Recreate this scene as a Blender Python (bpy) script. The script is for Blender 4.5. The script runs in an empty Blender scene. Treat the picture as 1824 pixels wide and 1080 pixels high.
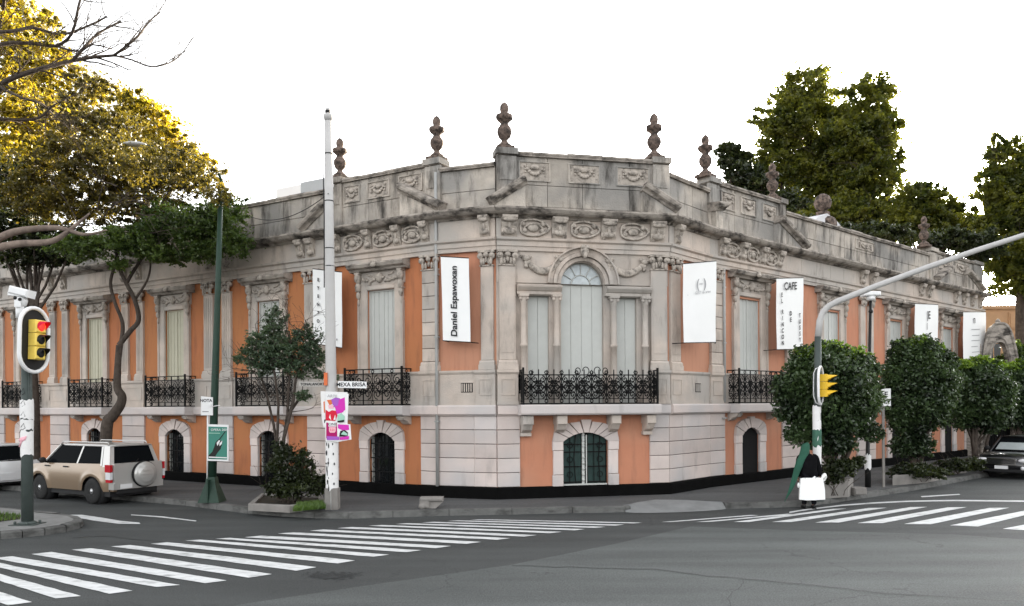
import bpy, math, random
import numpy as np
from mathutils import Matrix, Vector
R = math.radians
SC = bpy.context.scene
COL = SC.collection
# ------------------------------------------------------------------ camera, sky, sun, exposure
EYE, F, ROLL, HOR = 2.65, 1400.0, 0.006, 722.1
cam_d = bpy.data.cameras.new("camera"); cam = bpy.data.objects.new("camera", cam_d); COL.objects.link(cam)
cam.location = (0, 0, EYE)
cam.rotation_euler = (Matrix.Rotation(R(90), 4, 'X') @ Matrix.Rotation(-ROLL, 4, 'Z')).to_euler()
cam_d.sensor_fit = 'HORIZONTAL'; cam_d.sensor_width = 36.0; cam_d.lens = 36.0 * F / 1824
cam_d.shift_y = (HOR - 540) / 1824
cam_d.clip_start = 0.1; cam_d.clip_end = 3000
SC.camera = cam
SUN_AZ = math.atan2(0.50, 0.87)      # to the right of straight ahead
SUN_EL = R(13)
w = bpy.data.worlds.new("World"); SC.world = w; w.use_nodes = True
nt = w.node_tree; nt.nodes.clear()
sky = nt.nodes.new("ShaderNodeTexSky"); sky.sky_type = 'NISHITA'; sky.sun_disc = False
sky.sun_elevation = SUN_EL; sky.sun_rotation = SUN_AZ
sky.air_density = 1.0; sky.dust_density = 3.0; sky.ozone_density = 1.0
hs = nt.nodes.new("ShaderNodeHueSaturation"); hs.inputs['Saturation'].default_value = 0.10
bg = nt.nodes.new("ShaderNodeBackground"); bg.inputs['Strength'].default_value = 0.15
wo = nt.nodes.new("ShaderNodeOutputWorld")
nt.links.new(sky.outputs[0], hs.inputs['Color']); nt.links.new(hs.outputs[0], bg.inputs[0]); nt.links.new(bg.outputs[0], wo.inputs[0])
sun_d = bpy.data.lights.new("sun", 'SUN'); sun_d.energy = 4.2; sun_d.angle = R(0.6); sun_d.color = (1.0, 0.80, 0.52)
sun = bpy.data.objects.new("sun", sun_d); COL.objects.link(sun)
sdir = Vector((math.sin(SUN_AZ) * math.cos(SUN_EL), math.cos(SUN_AZ) * math.cos(SUN_EL), math.sin(SUN_EL)))
sun.rotation_euler = (-sdir).to_track_quat('-Z', 'Y').to_euler(); sun.location = (0, 0, 40)
SC.view_settings.view_transform = 'Standard'; SC.view_settings.look = 'None'
SC.view_settings.exposure = 2.42; SC.view_settings.gamma = 1.0
SC.cycles.max_bounces = 6; SC.cycles.diffuse_bounces = 3; SC.cycles.transparent_max_bounces = 8

# ------------------------------------------------------------------ projection helpers (pixel of the 1824x1080 photo -> world)
def tz(x, y):
    dx, dy = x - 912.0, y - HOR
    return (dx - ROLL * dy) / F, -(dy + ROLL * dx) / F
def at(x, y, Y):
    t, z = tz(x, y); return Vector((t * Y, Y, EYE + z * Y))
def gr(x, y, z=0.0):
    t, v = tz(x, y); Y = (z - EYE) / v; return Vector((t * Y, Y, z))

# ------------------------------------------------------------------ mesh builder
class MB:
    def __init__(s): s.v = []; s.f = []; s.m = []; s.s = []; s.M = Matrix.Identity(4); s.mi = 0; s.sm = False
    def add(s, vs, fs, smooth=None):
        b = len(s.v); Mx = s.M
        s.v.extend([tuple(Mx @ Vector(p)) for p in vs])
        for f in fs:
            s.f.append([b + i for i in f]); s.m.append(s.mi); s.s.append(s.sm if smooth is None else smooth)
        return s
    def box(s, x0, x1, y0, y1, z0, z1):
        return s.add([(x0,y0,z0),(x1,y0,z0),(x1,y1,z0),(x0,y1,z0),(x0,y0,z1),(x1,y0,z1),(x1,y1,z1),(x0,y1,z1)],
              [(0,3,2,1),(4,5,6,7),(0,1,5,4),(1,2,6,5),(2,3,7,6),(3,0,4,7)], False)
    def cbox(s, x0, x1, y0, y1, z0, z1, c=.01):      # chamfered front (-Y) face
        v = [(x0,y1,z0),(x1,y1,z0),(x1,y1,z1),(x0,y1,z1),(x0,y0+c,z0),(x1,y0+c,z0),(x1,y0+c,z1),(x0,y0+c,z1),
             (x0+c,y0,z0+c),(x1-c,y0,z0+c),(x1-c,y0,z1-c),(x0+c,y0,z1-c)]
        return s.add(v, [(0,1,2,3)[::-1],(0,4,5,1)[::-1],(1,5,6,2)[::-1],(2,6,7,3)[::-1],(3,7,4,0)[::-1],
                (4,8,9,5)[::-1],(5,9,10,6)[::-1],(6,10,11,7)[::-1],(7,11,8,4)[::-1],(8,9,10,11)], False)
    def quad(s, a, b, c, d): return s.add([a,b,c,d], [(0,1,2,3)], False)
    def poly(s, pts, smooth=False): return s.add(pts, [tuple(range(len(pts)))], smooth)
    def prism(s, pts, lo, hi, axis='z'):             # pts 2D; extruded along axis
        def P(p, t):
            return {'z': (p[0], p[1], t), 'y': (p[0], t, p[1]), 'x': (t, p[0], p[1])}[axis]
        n = len(pts)
        v = [P(p, lo) for p in pts] + [P(p, hi) for p in pts]
        fs = [tuple(range(n))[::-1], tuple(range(n, 2*n))] + [(i, (i+1)%n, n+(i+1)%n, n+i) for i in range(n)]
        return s.add(v, fs, False)
    def tube(s, pts, r, n=6, cap=True, smooth=True, flat=1.0):
        pts = [Vector(p) for p in pts]; k = len(pts)
        if k < 2: return s
        rs = list(r) if hasattr(r, '__len__') else [r] * k
        vs = []; up = None
        for i, p in enumerate(pts):
            d = (pts[min(i+1,k-1)] - pts[max(i-1,0)])
            if d.length < 1e-9: d = Vector((0,0,1))
            d.normalize()
            if up is None:
                up = Vector((0,0,1)) if abs(d.z) < .9 else Vector((1,0,0))
            a = d.cross(up)
            if a.length < 1e-6: a = d.orthogonal()
            a.normalize(); b = a.cross(d).normalized(); up = b
            for j in range(n):
                t = 2*math.pi*j/n
                vs.append(p + a*(rs[i]*math.cos(t)) + b*(rs[i]*flat*math.sin(t)))
        fs = []
        for i in range(k-1):
            for j in range(n):
                fs.append((i*n+j, i*n+(j+1)%n, (i+1)*n+(j+1)%n, (i+1)*n+j))
        if cap: fs.append(tuple(range(n))[::-1]); fs.append(tuple((k-1)*n+j for j in range(n)))
        return s.add(vs, fs, smooth)
    def lathe(s, prof, c=(0,0,0), n=16, smooth=True, axis='z'):     # prof [(r,z)]
        vs = []
        for r_, z in prof:
            for j in range(n):
                t = 2*math.pi*j/n; a, b = r_*math.cos(t), r_*math.sin(t)
                q = (a, b, z) if axis == 'z' else ((a, z, b) if axis == 'y' else (z, a, b))
                vs.append((c[0]+q[0], c[1]+q[1], c[2]+q[2]))
        k = len(prof); fs = []
        for i in range(k-1):
            for j in range(n): fs.append((i*n+j, i*n+(j+1)%n, (i+1)*n+(j+1)%n, (i+1)*n+j))
        fs.append(tuple(range(n))[::-1]); fs.append(tuple((k-1)*n+j for j in range(n)))
        return s.add(vs, fs, smooth)
    def ell(s, c, r, n=8, m=5, rot=0.0):
        if not hasattr(r, '__len__'): r = (r, r, r)
        vs = [(0,0,-1)]; cs, sn = math.cos(rot), math.sin(rot)
        for i in range(1, m):
            ph = math.pi*i/m
            for j in range(n):
                t = 2*math.pi*j/n; vs.append((math.sin(ph)*math.cos(t), math.sin(ph)*math.sin(t), -math.cos(ph)))
        vs.append((0,0,1))
        out = []
        for a, b, d in vs:
            X, Y, Z = a*r[0], b*r[1], d*r[2]; out.append((c[0]+X*cs-Z*sn, c[1]+Y, c[2]+X*sn+Z*cs))
        fs = [(0, 1+(j+1)%n, 1+j) for j in range(n)]
        for i in range(m-2):
            for j in range(n): fs.append((1+i*n+j, 1+i*n+(j+1)%n, 1+(i+1)*n+(j+1)%n, 1+(i+1)*n+j))
        last = len(vs)-1; b = 1+(m-2)*n
        fs += [(b+j, b+(j+1)%n, last) for j in range(n)]
        return s.add(out, fs, True)
    def prof(s, pr, x0, x1):                          # moulding profile [(y,z)] extruded along x
        return s.prism(pr, x0, x1, 'x')
    def text(s, body, size, M, align='CENTER', ext=0.0, space=1.0, bold=0.0):
        cu = bpy.data.curves.new('t', 'FONT'); cu.body = body; cu.size = size; cu.align_x = align; cu.align_y = 'CENTER'
        cu.extrude = ext; cu.space_character = space; cu.offset = bold
        o = bpy.data.objects.new('t', cu); COL.objects.link(o)
        dg = bpy.context.evaluated_depsgraph_get(); me = o.evaluated_get(dg).to_mesh()
        vs = [tuple(M @ v.co) for v in me.vertices]; fs = [tuple(p.vertices) for p in me.polygons]
        o.evaluated_get(dg).to_mesh_clear(); bpy.data.objects.remove(o); bpy.data.curves.remove(cu)
        return s.add(vs, fs, False)

WM = {}      # world matrices of the objects made here
def finish(o, parent, M):
    COL.objects.link(o); M = M or (WM[parent.name] if parent else Matrix.Identity(4))
    WM[o.name] = M.copy()
    if parent: o.parent = parent; o.matrix_basis = WM[parent.name].inverted() @ M
    else: o.matrix_basis = M
    return o
def put(name, mb, mats, parent=None, M=None, subsurf=0):
    me = bpy.data.meshes.new(name)
    me.from_pydata(mb.v, [], mb.f)
    if not isinstance(mats, (list, tuple)): mats = [mats]
    for m in mats: me.materials.append(m)
    me.polygons.foreach_set('material_index', mb.m); me.polygons.foreach_set('use_smooth', mb.s)
    me.update()
    o = bpy.data.objects.new(name, me)
    finish(o, parent, M)
    if subsurf:
        q = o.modifiers.new('s', 'SUBSURF'); q.levels = q.render_levels = subsurf
    return o
def empty(name, loc=(0,0,0), rz=0.0, label=None, cat=None, group=None):
    o = bpy.data.objects.new(name, None); o.empty_display_size = .2
    finish(o, None, Matrix.Translation(Vector(loc)) @ Matrix.Rotation(rz, 4, 'Z'))
    return tag(o, label, cat, group)
def tag(o, label=None, cat=None, group=None, kind=None):
    if label: o['label'] = label
    if cat: o['category'] = cat
    if group: o['group'] = group
    if kind: o['kind'] = kind
    return o
def kids(o): return [c for c in bpy.data.objects if c.parent == o]
def dup(o, M, parent=None):
    c = o.copy(); COL.objects.link(c); WM[c.name] = M.copy()
    if parent: c.parent = parent; c.matrix_parent_inverse = Matrix.Identity(4); c.matrix_basis = WM[parent.name].inverted() @ M
    else: c.matrix_basis = M
    for ch in kids(o):
        dup(ch, M @ WM[o.name].inverted() @ WM[ch.name], c)
    return c
T = Matrix.Translation
def RZ(a): return Matrix.Rotation(a, 4, 'Z')

# ------------------------------------------------------------------ materials
def mat(name, col, rough=.8, var=.12, scale=2.0, bump=.0, bscale=25., metal=0., dark=None, dthr=.55, dsc=(1,1,.25), dstr=.6, spec=.3, tint=None, coat=0, isl=0):
    m = bpy.data.materials.new(name); m.use_nodes = True; n = m.node_tree; N = n.nodes; Lk = n.links
    b = N['Principled BSDF']; b.inputs['Roughness'].default_value = rough; b.inputs['Metallic'].default_value = metal
    b.inputs['Specular IOR Level'].default_value = spec
    if coat: b.inputs['Coat Weight'].default_value = coat; b.inputs['Coat Roughness'].default_value = .05
    tc = N.new('ShaderNodeTexCoord')
    rgb = N.new('ShaderNodeRGB'); rgb.outputs[0].default_value = (*col, 1); out = rgb.outputs[0]
    if var:
        no = N.new('ShaderNodeTexNoise'); no.inputs['Scale'].default_value = scale; no.inputs['Detail'].default_value = 6; no.inputs['Roughness'].default_value = .6
        Lk.new(tc.outputs['Object'], no.inputs['Vector'])
        mr = N.new('ShaderNodeMapRange'); mr.inputs[1].default_value = .3; mr.inputs[2].default_value = .7
        mr.inputs[3].default_value = 1 - var; mr.inputs[4].default_value = 1 + var; Lk.new(no.outputs['Fac'], mr.inputs[0])
        mx = N.new('ShaderNodeVectorMath'); mx.operation = 'SCALE'; Lk.new(out, mx.inputs[0]); Lk.new(mr.outputs[0], mx.inputs['Scale']); out = mx.outputs[0]
        if tint:
            n3 = N.new('ShaderNodeTexNoise'); n3.inputs['Scale'].default_value = scale * .35; n3.inputs['Detail'].default_value = 3
            mp3 = N.new('ShaderNodeMapping'); mp3.inputs['Location'].default_value = (7, 3, 5); Lk.new(tc.outputs['Object'], mp3.inputs[0]); Lk.new(mp3.outputs[0], n3.inputs['Vector'])
            r3 = N.new('ShaderNodeMapRange'); r3.inputs[1].default_value = .42; r3.inputs[2].default_value = .6; Lk.new(n3.outputs['Fac'], r3.inputs[0])
            m3 = N.new('ShaderNodeMix'); m3.data_type = 'RGBA'; m3.inputs[7].default_value = (*tint, 1); Lk.new(r3.outputs[0], m3.inputs[0]); Lk.new(out, m3.inputs[6]); out = m3.outputs[2]
    if dark:
        mp = N.new('ShaderNodeMapping'); mp.inputs['Scale'].default_value = dsc; Lk.new(tc.outputs['Object'], mp.inputs[0])
        n2 = N.new('ShaderNodeTexNoise'); n2.inputs['Scale'].default_value = 2.2; n2.inputs['Detail'].default_value = 8; n2.inputs['Roughness'].default_value = .65; Lk.new(mp.outputs[0], n2.inputs['Vector'])
        r2 = N.new('ShaderNodeMapRange'); r2.inputs[1].default_value = dthr; r2.inputs[2].default_value = dthr + .18; r2.inputs[4].default_value = dstr; Lk.new(n2.outputs['Fac'], r2.inputs[0])
        m2 = N.new('ShaderNodeMix'); m2.data_type = 'RGBA'; m2.inputs[7].default_value = (*dark, 1)
        Lk.new(r2.outputs[0], m2.inputs[0]); Lk.new(out, m2.inputs[6]); out = m2.outputs[2]
    if isl:      # each block its own tone
        gi = N.new('ShaderNodeNewGeometry'); ri = N.new('ShaderNodeMapRange'); ri.inputs[3].default_value = 1-isl; ri.inputs[4].default_value = 1+isl*.5; Lk.new(gi.outputs['Random Per Island'], ri.inputs[0])
        si = N.new('ShaderNodeVectorMath'); si.operation = 'SCALE'; Lk.new(out, si.inputs[0]); Lk.new(ri.outputs[0], si.inputs['Scale']); out = si.outputs[0]
    Lk.new(out, b.inputs['Base Color'])
    if bump:
        nb = N.new('ShaderNodeTexNoise'); nb.inputs['Scale'].default_value = bscale; nb.inputs['Detail'].default_value = 5; Lk.new(tc.outputs['Object'], nb.inputs['Vector'])
        bp = N.new('ShaderNodeBump'); bp.inputs['Strength'].default_value = bump; bp.inputs['Distance'].default_value = .02
        Lk.new(nb.outputs['Fac'], bp.inputs['Height']); Lk.new(bp.outputs[0], b.inputs['Normal'])
    return m
def glass_mat(name, col=(.012,.014,.016), rough=.06):
    m = mat(name, col, rough, var=0, spec=.6); return m
def leaf_mat(name, c1, c2, trans=.45):
    m = bpy.data.materials.new(name); m.use_nodes = True; n = m.node_tree; N = n.nodes; Lk = n.links; N.clear()
    g = N.new('ShaderNodeNewGeometry'); tc = N.new('ShaderNodeTexCoord'); no = N.new('ShaderNodeTexNoise'); no.inputs['Scale'].default_value = .9; no.inputs['Detail'].default_value = 3
    Lk.new(tc.outputs['Object'], no.inputs['Vector'])
    ad = N.new('ShaderNodeMath'); ad.operation = 'MULTIPLY_ADD'; ad.inputs[1].default_value = .45; Lk.new(g.outputs['Random Per Island'], ad.inputs[0])
    mr = N.new('ShaderNodeMapRange'); mr.inputs[1].default_value = .35; mr.inputs[2].default_value = .65; mr.inputs[3].default_value = -.1; mr.inputs[4].default_value = .7; Lk.new(no.outputs['Fac'], mr.inputs[0]); Lk.new(mr.outputs[0], ad.inputs[2])
    mx = N.new('ShaderNodeMix'); mx.data_type = 'RGBA'; mx.inputs[6].default_value = (*c1, 1); mx.inputs[7].default_value = (*c2, 1); Lk.new(ad.outputs[0], mx.inputs[0])
    d = N.new('ShaderNodeBsdfPrincipled'); d.inputs['Roughness'].default_value = .38; d.inputs['Specular IOR Level'].default_value = .55
    tr = N.new('ShaderNodeBsdfTranslucent'); ms = N.new('ShaderNodeMixShader'); ms.inputs[0].default_value = trans
    sc = N.new('ShaderNodeVectorMath'); sc.operation = 'MULTIPLY'; sc.inputs[1].default_value = (1.7, 1.6, .7); Lk.new(mx.outputs[2], sc.inputs[0])
    Lk.new(mx.outputs[2], d.inputs['Base Color']); Lk.new(sc.outputs[0], tr.inputs['Color'])
    Lk.new(d.outputs[0], ms.inputs[1]); Lk.new(tr.outputs[0], ms.inputs[2])
    o = N.new('ShaderNodeOutputMaterial'); Lk.new(ms.outputs[0], o.inputs[0]); return m

STONE = mat('stone', (.53,.455,.395), .85, .16, 1.6, .5, 30, dark=(.13,.115,.10), dthr=.54, dstr=.62, tint=(.44,.405,.37), isl=.12)
STONEP = mat('stone_pink', (.64,.55,.51), .85, .10, 1.2, .4, 25, dark=(.28,.25,.24), dthr=.57, dstr=.5, tint=(.53,.50,.49), isl=.2)
STONEW = mat('stone_weathered', (.48,.43,.375), .9, .22, 1.8, .7, 22, dark=(.045,.040,.035), dthr=.48, dstr=.92, tint=(.30,.285,.265), isl=.2)
STONED = mat('stone_carved', (.44,.39,.34), .9, .25, 5., .6, 30, dark=(.07,.062,.056), dthr=.50, dstr=.8, dsc=(3,3,3))
STONEC = mat('stone_cornice', (.36,.32,.28), .9, .25, 2.5, .7, 22, dark=(.03,.026,.023), dthr=.45, dstr=.92, dsc=(.9,1,2))
JOINT = mat('dirty_joint', (.07,.062,.055), .95, .3, 6)
URNM = mat('stone_urn', (.19,.14,.115), .9, .3, 6., .6, 30, dark=(.025,.021,.019), dthr=.42, dstr=.9, dsc=(3,3,3))
STUC = mat('stucco_warm_lit', (.46,.172,.078), .9, .06, 1.2, .15, 60, dark=(.27,.11,.06), dthr=.50, dstr=.55, dsc=(2.2,2,.35), tint=(.44,.18,.075))  # warmer light on the left wing is mixed into this stucco colour
STUCS = mat('stucco_salmon', (.52,.225,.135), .9, .06, 1.2, .15, 60, dark=(.36,.17,.11), dthr=.50, dstr=.55, dsc=(2.2,2,.35), tint=(.50,.25,.16))
PLIN = mat('plinth_black', (.005,.005,.005), .8, .2, 3, .2, spec=.04)
SHUT = mat('shutter_paint', (.50,.51,.485), .55, .04, 4, .0, dark=(.36,.37,.35), dthr=.62, dstr=.4)
SHUTS = mat('shutter_paint_beige', (.50,.48,.37), .55, .05, 4, .0, dark=(.36,.35,.28), dthr=.62, dstr=.4)
IRON = mat('wrought_iron', (.006,.006,.006), .55, .3, 8, spec=.15)
DGREEN = mat('green_door_paint', (.02,.045,.04), .5, .3, 5)
WHITE = mat('white_cloth', (.86,.86,.85), .8, .02, 2, .05, 8)
INK = mat('ink', (.02,.02,.022), .7, 0)
INKG = mat('ink_grey', (.35,.35,.36), .7, 0)
DARK = mat('dark_void', (.006,.006,.006), .9, 0)
GLASS = glass_mat('window_glass')
GLAZE = mat('pale_glazing', (.45,.5,.52), .15, .2, 6, spec=.6)
PIPE = mat('drainpipe_paint', (.37,.37,.36), .6, .1, 3)

# ------------------------------------------------------------------ facade frames
cl, sl = math.cos(R(29.7)), math.sin(R(29.7)); DL = 17.69
cr, sr = math.cos(R(40.55)), math.sin(R(40.55)); DR = 14.15
def onL(px): t = (px - 912)/F; Y = DL/(cl + sl*t); return Vector((t*Y, Y, 0))
def onR(px): t = (px - 912)/F; Y = DR/(cr - sr*t); return Vector((t*Y, Y, 0))
P1 = onL(784); P2 = Vector(((885-912)/F*20.95, 20.95, 0)); P3 = Vector(((1190-912)/F*21.95, 21.95, 0)); P4 = onR(1262)
PL = onL(-150); PR = onR(1748)
class Frame:
    def __init__(s, a, b):
        s.a = a; s.L = (b-a).length; s.u = (b-a).normalized(); s.n = Vector((-s.u.y, s.u.x, 0))
        s.M = Matrix(((s.u.x, s.n.x, 0, a.x), (s.u.y, s.n.y, 0, a.y), (0,0,1,0), (0,0,0,1)))
    def s(s, px, off=0.0, py=722):
        t = tz(px, py)[0]; ax = s.a.x - s.n.x*off; ay = s.a.y - s.n.y*off   # off: metres proud of the wall
        return (t*ay - ax)/(s.u.x - t*s.u.y)
    def z(s, px, py, off=0.0):
        x = s.s(px, off, py); Y = (s.a + s.u*x - s.n*off).y; return EYE + tz(px, py)[1]*Y
FL = Frame(P1, P1 + (P1-PL)); FL.L = 0
FLP = Frame(P1, P2); FC = Frame(P2, P3); FRP = Frame(P3, P4); FR = Frame(P4, PR)
LEN_L = (P1-PL).length
Z_PAV, Z_PL, Z_LB, Z_LT, Z_SILL, Z_AR, Z_FR, Z_CO, Z_CT, Z_PLOW, Z_PHI = .15, .46, 2.37, 2.66, 3.60, 6.78, 7.12, 7.64, 7.90, 9.13, 9.34
bld = empty('corner_building', (P2.x, P2.y, 0), 0, 'long single storey stone mansion with orange walls and urns along its roofline', 'building')

def wall_holes(mb, x0, x1, z0, z1, holes, depth=.3):
    xs = sorted({x0, x1, *[v for h in holes for v in h[:2]]}); zs = sorted({z0, z1, *[v for h in holes for v in h[2:]]})
    for i in range(len(xs)-1):
        for j in range(len(zs)-1):
            cx, cz = (xs[i]+xs[i+1])/2, (zs[j]+zs[j+1])/2
            if any(h[0] < cx < h[1] and h[2] < cz < h[3] for h in holes): continue
            mb.quad((xs[i],0,zs[j]),(xs[i+1],0,zs[j]),(xs[i+1],0,zs[j+1]),(xs[i],0,zs[j+1]))
    for a, b, c, d in holes:
        mb.quad((a,0,c),(a,0,d),(a,depth,d),(a,depth,c)); mb.quad((b,0,c),(b,depth,c),(b,depth,d),(b,0,d))
        mb.quad((a,0,d),(b,0,d),(b,depth,d),(a,depth,d)); mb.quad((a,0,c),(a,depth,c),(b,depth,c),(b,0,c))
        mb.quad((a,depth,c),(b,depth,c),(b,depth,d),(a,depth,d))
def rust(mb, x0, x1, z0, z1, n, out=.05, g=.014, rng=random.Random(3), cols=1, jm=1):
    h = (z1-z0)/n; k_ = mb.mi; mb.mi = jm
    mb.box(x0+.02, x1-.02, -out+.026, .02, z0, z1); mb.mi = k_
    for i in range(n):
        cuts = [x0, x1]
        if cols > 1:
            k = (x1-x0)/cols; cuts = [x0] + [x0+k*(j+ (.5 if i%2 else 0)) for j in range(0 if i%2 else 1, cols)] + [x1]
        for a, b in zip(cuts[:-1], cuts[1:]):
            mb.cbox(a+g*.5*(a>x0), b-g*.5*(b<x1), -out-rng.uniform(0,.006), .0, z0+i*h+g, z0+(i+1)*h-.001, .012)

# ---- window of the main floor: opening w wide, surround, hood on scrolled brackets
def upper_window(w, outer, smat, louv=0, M=None, z1=5.98):
    root = MB(); hw, ho = w/2, outer/2
    # surround
    f = root
    f.cbox(-ho, -hw, -.07, .0, Z_LT, z1+.14, .02); f.cbox(hw, ho, -.07, .0, Z_LT, z1+.14, .02)
    f.cbox(-hw, hw, -.07, .0, z1, z1+.14, .02)
    f.box(-ho-.02, -ho+.05, -.10, .0, Z_LT, z1-.35); f.box(ho-.05, ho+.02, -.10, .0, Z_LT, z1-.35)
    f.box(-ho-.05, ho+.05, -.06, 0, z1+.14, z1+.52)
    f.mi = 1
    for sx in (-1, 1):      # carved consoles
        x = sx*(ho-.03)
        f.ell((x, -.13, z1+.36), (.10,.12,.16), 8, 6); f.ell((x, -.12, z1+.10), (.085,.10,.14), 8, 6)
        f.ell((x, -.10, z1-.12), (.07,.075,.13), 8, 6); f.box(x-.08, x+.08, -.16, -.02, z1-.02, z1+.01)
        f.ell((x, -.09, z1-.34), (.04,.05,.12), 6, 5)
        f.box(x-.09, x+.09, -.20, 0, z1+.47, z1+.52)
    rg = random.Random(5)   # carved relief between the consoles
    f.ell((0, -.10, z1+.33), (.11,.10,.15), 8, 6)
    for sx in (-1, 1):
        for k in range(7):
            t = k/6; f.ell((sx*(.13+t*(ho-.32)), -.08, z1+.33-.09*math.sin(t*3.1)+rg.uniform(-.03,.03)), (.055,.05,.05+.03*(k%2)), 6, 4, rg.uniform(-1,1))
        f.ell((sx*(ho*.5), -.07, z1+.42), (.14,.04,.03), 6, 4, sx*.3)
    f.mi = 2                # hood moulding
    f.prof([(0,z1+.52),(-.20,z1+.53),(-.24,z1+.58),(-.34,z1+.62),(-.38,z1+.70),(-.36,z1+.74),(0,z1+.80)], -ho-.22, ho+.22)
    f.mi = 1
    f.ell((0, -.37, z1+.66), (.12,.06,.07), 8, 5); f.ell((.0, -.33, z1+.74), (.2,.06,.05), 8, 4)
    win = put('window', f, [STONE, STONED, STONEC], bld, M)
    s = MB()
    s.box(-hw, hw, .10, .13, Z_LT-.02, z1+.0)
    npl = 6; pw = w/npl
    for i in range(npl):
        s.cbox(-hw+i*pw+.006, -hw+(i+1)*pw-.006, .082, .105, Z_LT, z1-.01, .008)
    s.box(-hw, -hw+.05, .05, .1, Z_LT, z1); s.box(hw-.05, hw, .05, .1, Z_LT, z1); s.box(-hw+.05, hw-.05, .05, .1, z1-.05, z1)
    s.box(-.03, .03, .06, .085, Z_LT, z1-.05)
    put('shutter', s, smat, win, M)
    return win

def ironwork(mb, x0, x1, z0, z1, y, ncell, r=.0155, crest=False, side=0.0):
    def t(p, rr=r, n=4): mb.tube([(a, y, b) for a, b in p], rr, n, False, False)
    mb.box(x0, x1, y-.018, y+.018, z1-.16, z1-.13); mb.box(x0, x1, y-.018, y+.018, z0, z0+.035); mb.box(x0, x1, y-.014, y+.014, z0+.13, z0+.15)
    if not crest: mb.box(x0, x1, y-.022, y+.022, z1-.03, z1)
    cw = (x1-x0)/ncell
    def spiral(cx, cz, r0, a0, turns, sgn):
        k = 14; p = []
        for i in range(k+1):
            q = i/k; a = a0 + sgn*turns*2*math.pi*q; rr = r0*(1-.8*q); p.append((cx+rr*math.cos(a), cz+rr*math.sin(a)))
        t(p)
    za, zb = z0+.15, z1-.16; zm = (za+zb)/2; hh = (zb-za)/2
    for i in range(ncell+1): mb.box(x0+i*cw-.012, x0+i*cw+.012, y-.014, y+.014, z0, z1)
    for i in range(ncell):
        c = x0+(i+.5)*cw; q = cw*.25
        for sx in (-1, 1):
            spiral(c+sx*q, zb-q*.95, q*.85, math.pi*.5, 1.4, sx); spiral(c+sx*q, za+q*.95, q*.85, -math.pi*.5, 1.4, -sx)
            t([(c+sx*cw*.44, zb-q*1.2), (c+sx*cw*.30, zm+hh*.25), (c+sx*cw*.08, zm), (c+sx*cw*.30, zm-hh*.25), (c+sx*cw*.44, za+q*1.2)])
            spiral(c+sx*q*1.1, zm, q*.55, 0 if sx > 0 else math.pi, 1.2, sx)
        for sx in (-1, 1):
            spiral(c+sx*cw*.40, zb-hh*.62, q*.42, 0, 1.3, sx); spiral(c+sx*cw*.40, za+hh*.62, q*.42, 0, 1.3, -sx)
            t([(c+sx*.01, zm), (c+sx*q*.5, zm+hh*.45), (c+sx*q*1.5, zm+hh*.30), (c+sx*q*1.9, zm)]); t([(c+sx*.01, zm), (c+sx*q*.5, zm-hh*.45), (c+sx*q*1.5, zm-hh*.30), (c+sx*q*1.9, zm)])
        t([(c, za), (c, zb)]); t([(c-q*.5, zm), (c, zm+q*.9), (c+q*.5, zm), (c, zm-q*.9), (c-q*.5, zm)])
        for zc, rr in ((z1-.08, .045), (z0+.085, .042)):
            t([(c+rr*math.cos(k*.785), zc+rr*math.sin(k*.785)) for k in range(9)], r*.9)
def balcony(w, M, depth=.42, brk=True, ncell=3, crest=False, slab=.29, parent=None):
    s = MB(); h = w/2
    s.prof([(0,Z_LB),(-depth-.06,Z_LB+.02),(-depth-.09,Z_LB+.06),(-depth-.09,Z_LT-.03),(-depth-.07,Z_LT),(0,Z_LT)], -h-.08, h+.08)
    b = put('balcony', s, STONEP, parent or bld, M)
    r = MB(); zt = Z_LT+ (1.04 if not crest else .93)
    ironwork(r, -h, h, Z_LT+.01, zt, -depth, ncell, crest=crest)
    for sx in (-1, 1):
        Ms = r.M; r.M = Matrix(((0,1,0,0),(1,0,0,0),(0,0,1,0),(0,0,0,1)))
        ironwork(r, -depth, 0, Z_LT+.01, zt, sx*h, 1); r.M = Ms
        r.box(sx*h-.025, sx*h+.025, -depth-.025, -depth+.025, Z_LT, zt+.05)
    if crest:
        for sx in (-1, 1):
            for k, (cx, rr) in enumerate(((.16,.09),(.38,.07))):
                r.tube([(sx*(cx+rr*math.cos(a*.5)), -depth, zt-.06+rr*1.2*math.sin(a*.5)+.02) for a in range(12)], .012, 4, False, False)
        r.tube([(.36*math.cos(a*.3142), -depth-.01, Z_LT+.46+.31*math.sin(a*.3142)) for a in range(21)], .02, 5, False, False)
        for k in range(-4, 5): r.tube([(k*h/4.6, -depth, zt-.135), (k*h/4.6+.03, -depth, zt-.07), (k*h/4.6, -depth, zt-.01), (k*h/4.6-.03, -depth, zt-.07), (k*h/4.6, -depth, zt-.135)], .012, 4, False, False)
    put('railing', r, IRON, b, M)
    if brk:
        for sx in (-1, 1):
            c = MB(); x = sx*(h-.12)
            c.prism([(0,Z_LB),(-.36,Z_LB),(-.37,Z_LB-.05),(-.30,Z_LB-.12),(-.18,Z_LB-.14),(-.12,Z_LB-.20),(-.03,Z_LB-.24),(0,Z_LB-.24)], x-.13, x+.13, 'x')
            c.ell((x, -.30, Z_LB-.07), (.135,.06,.06), 8, 5)
            put('bracket', c, STONE, b, M)
    return b
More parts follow.
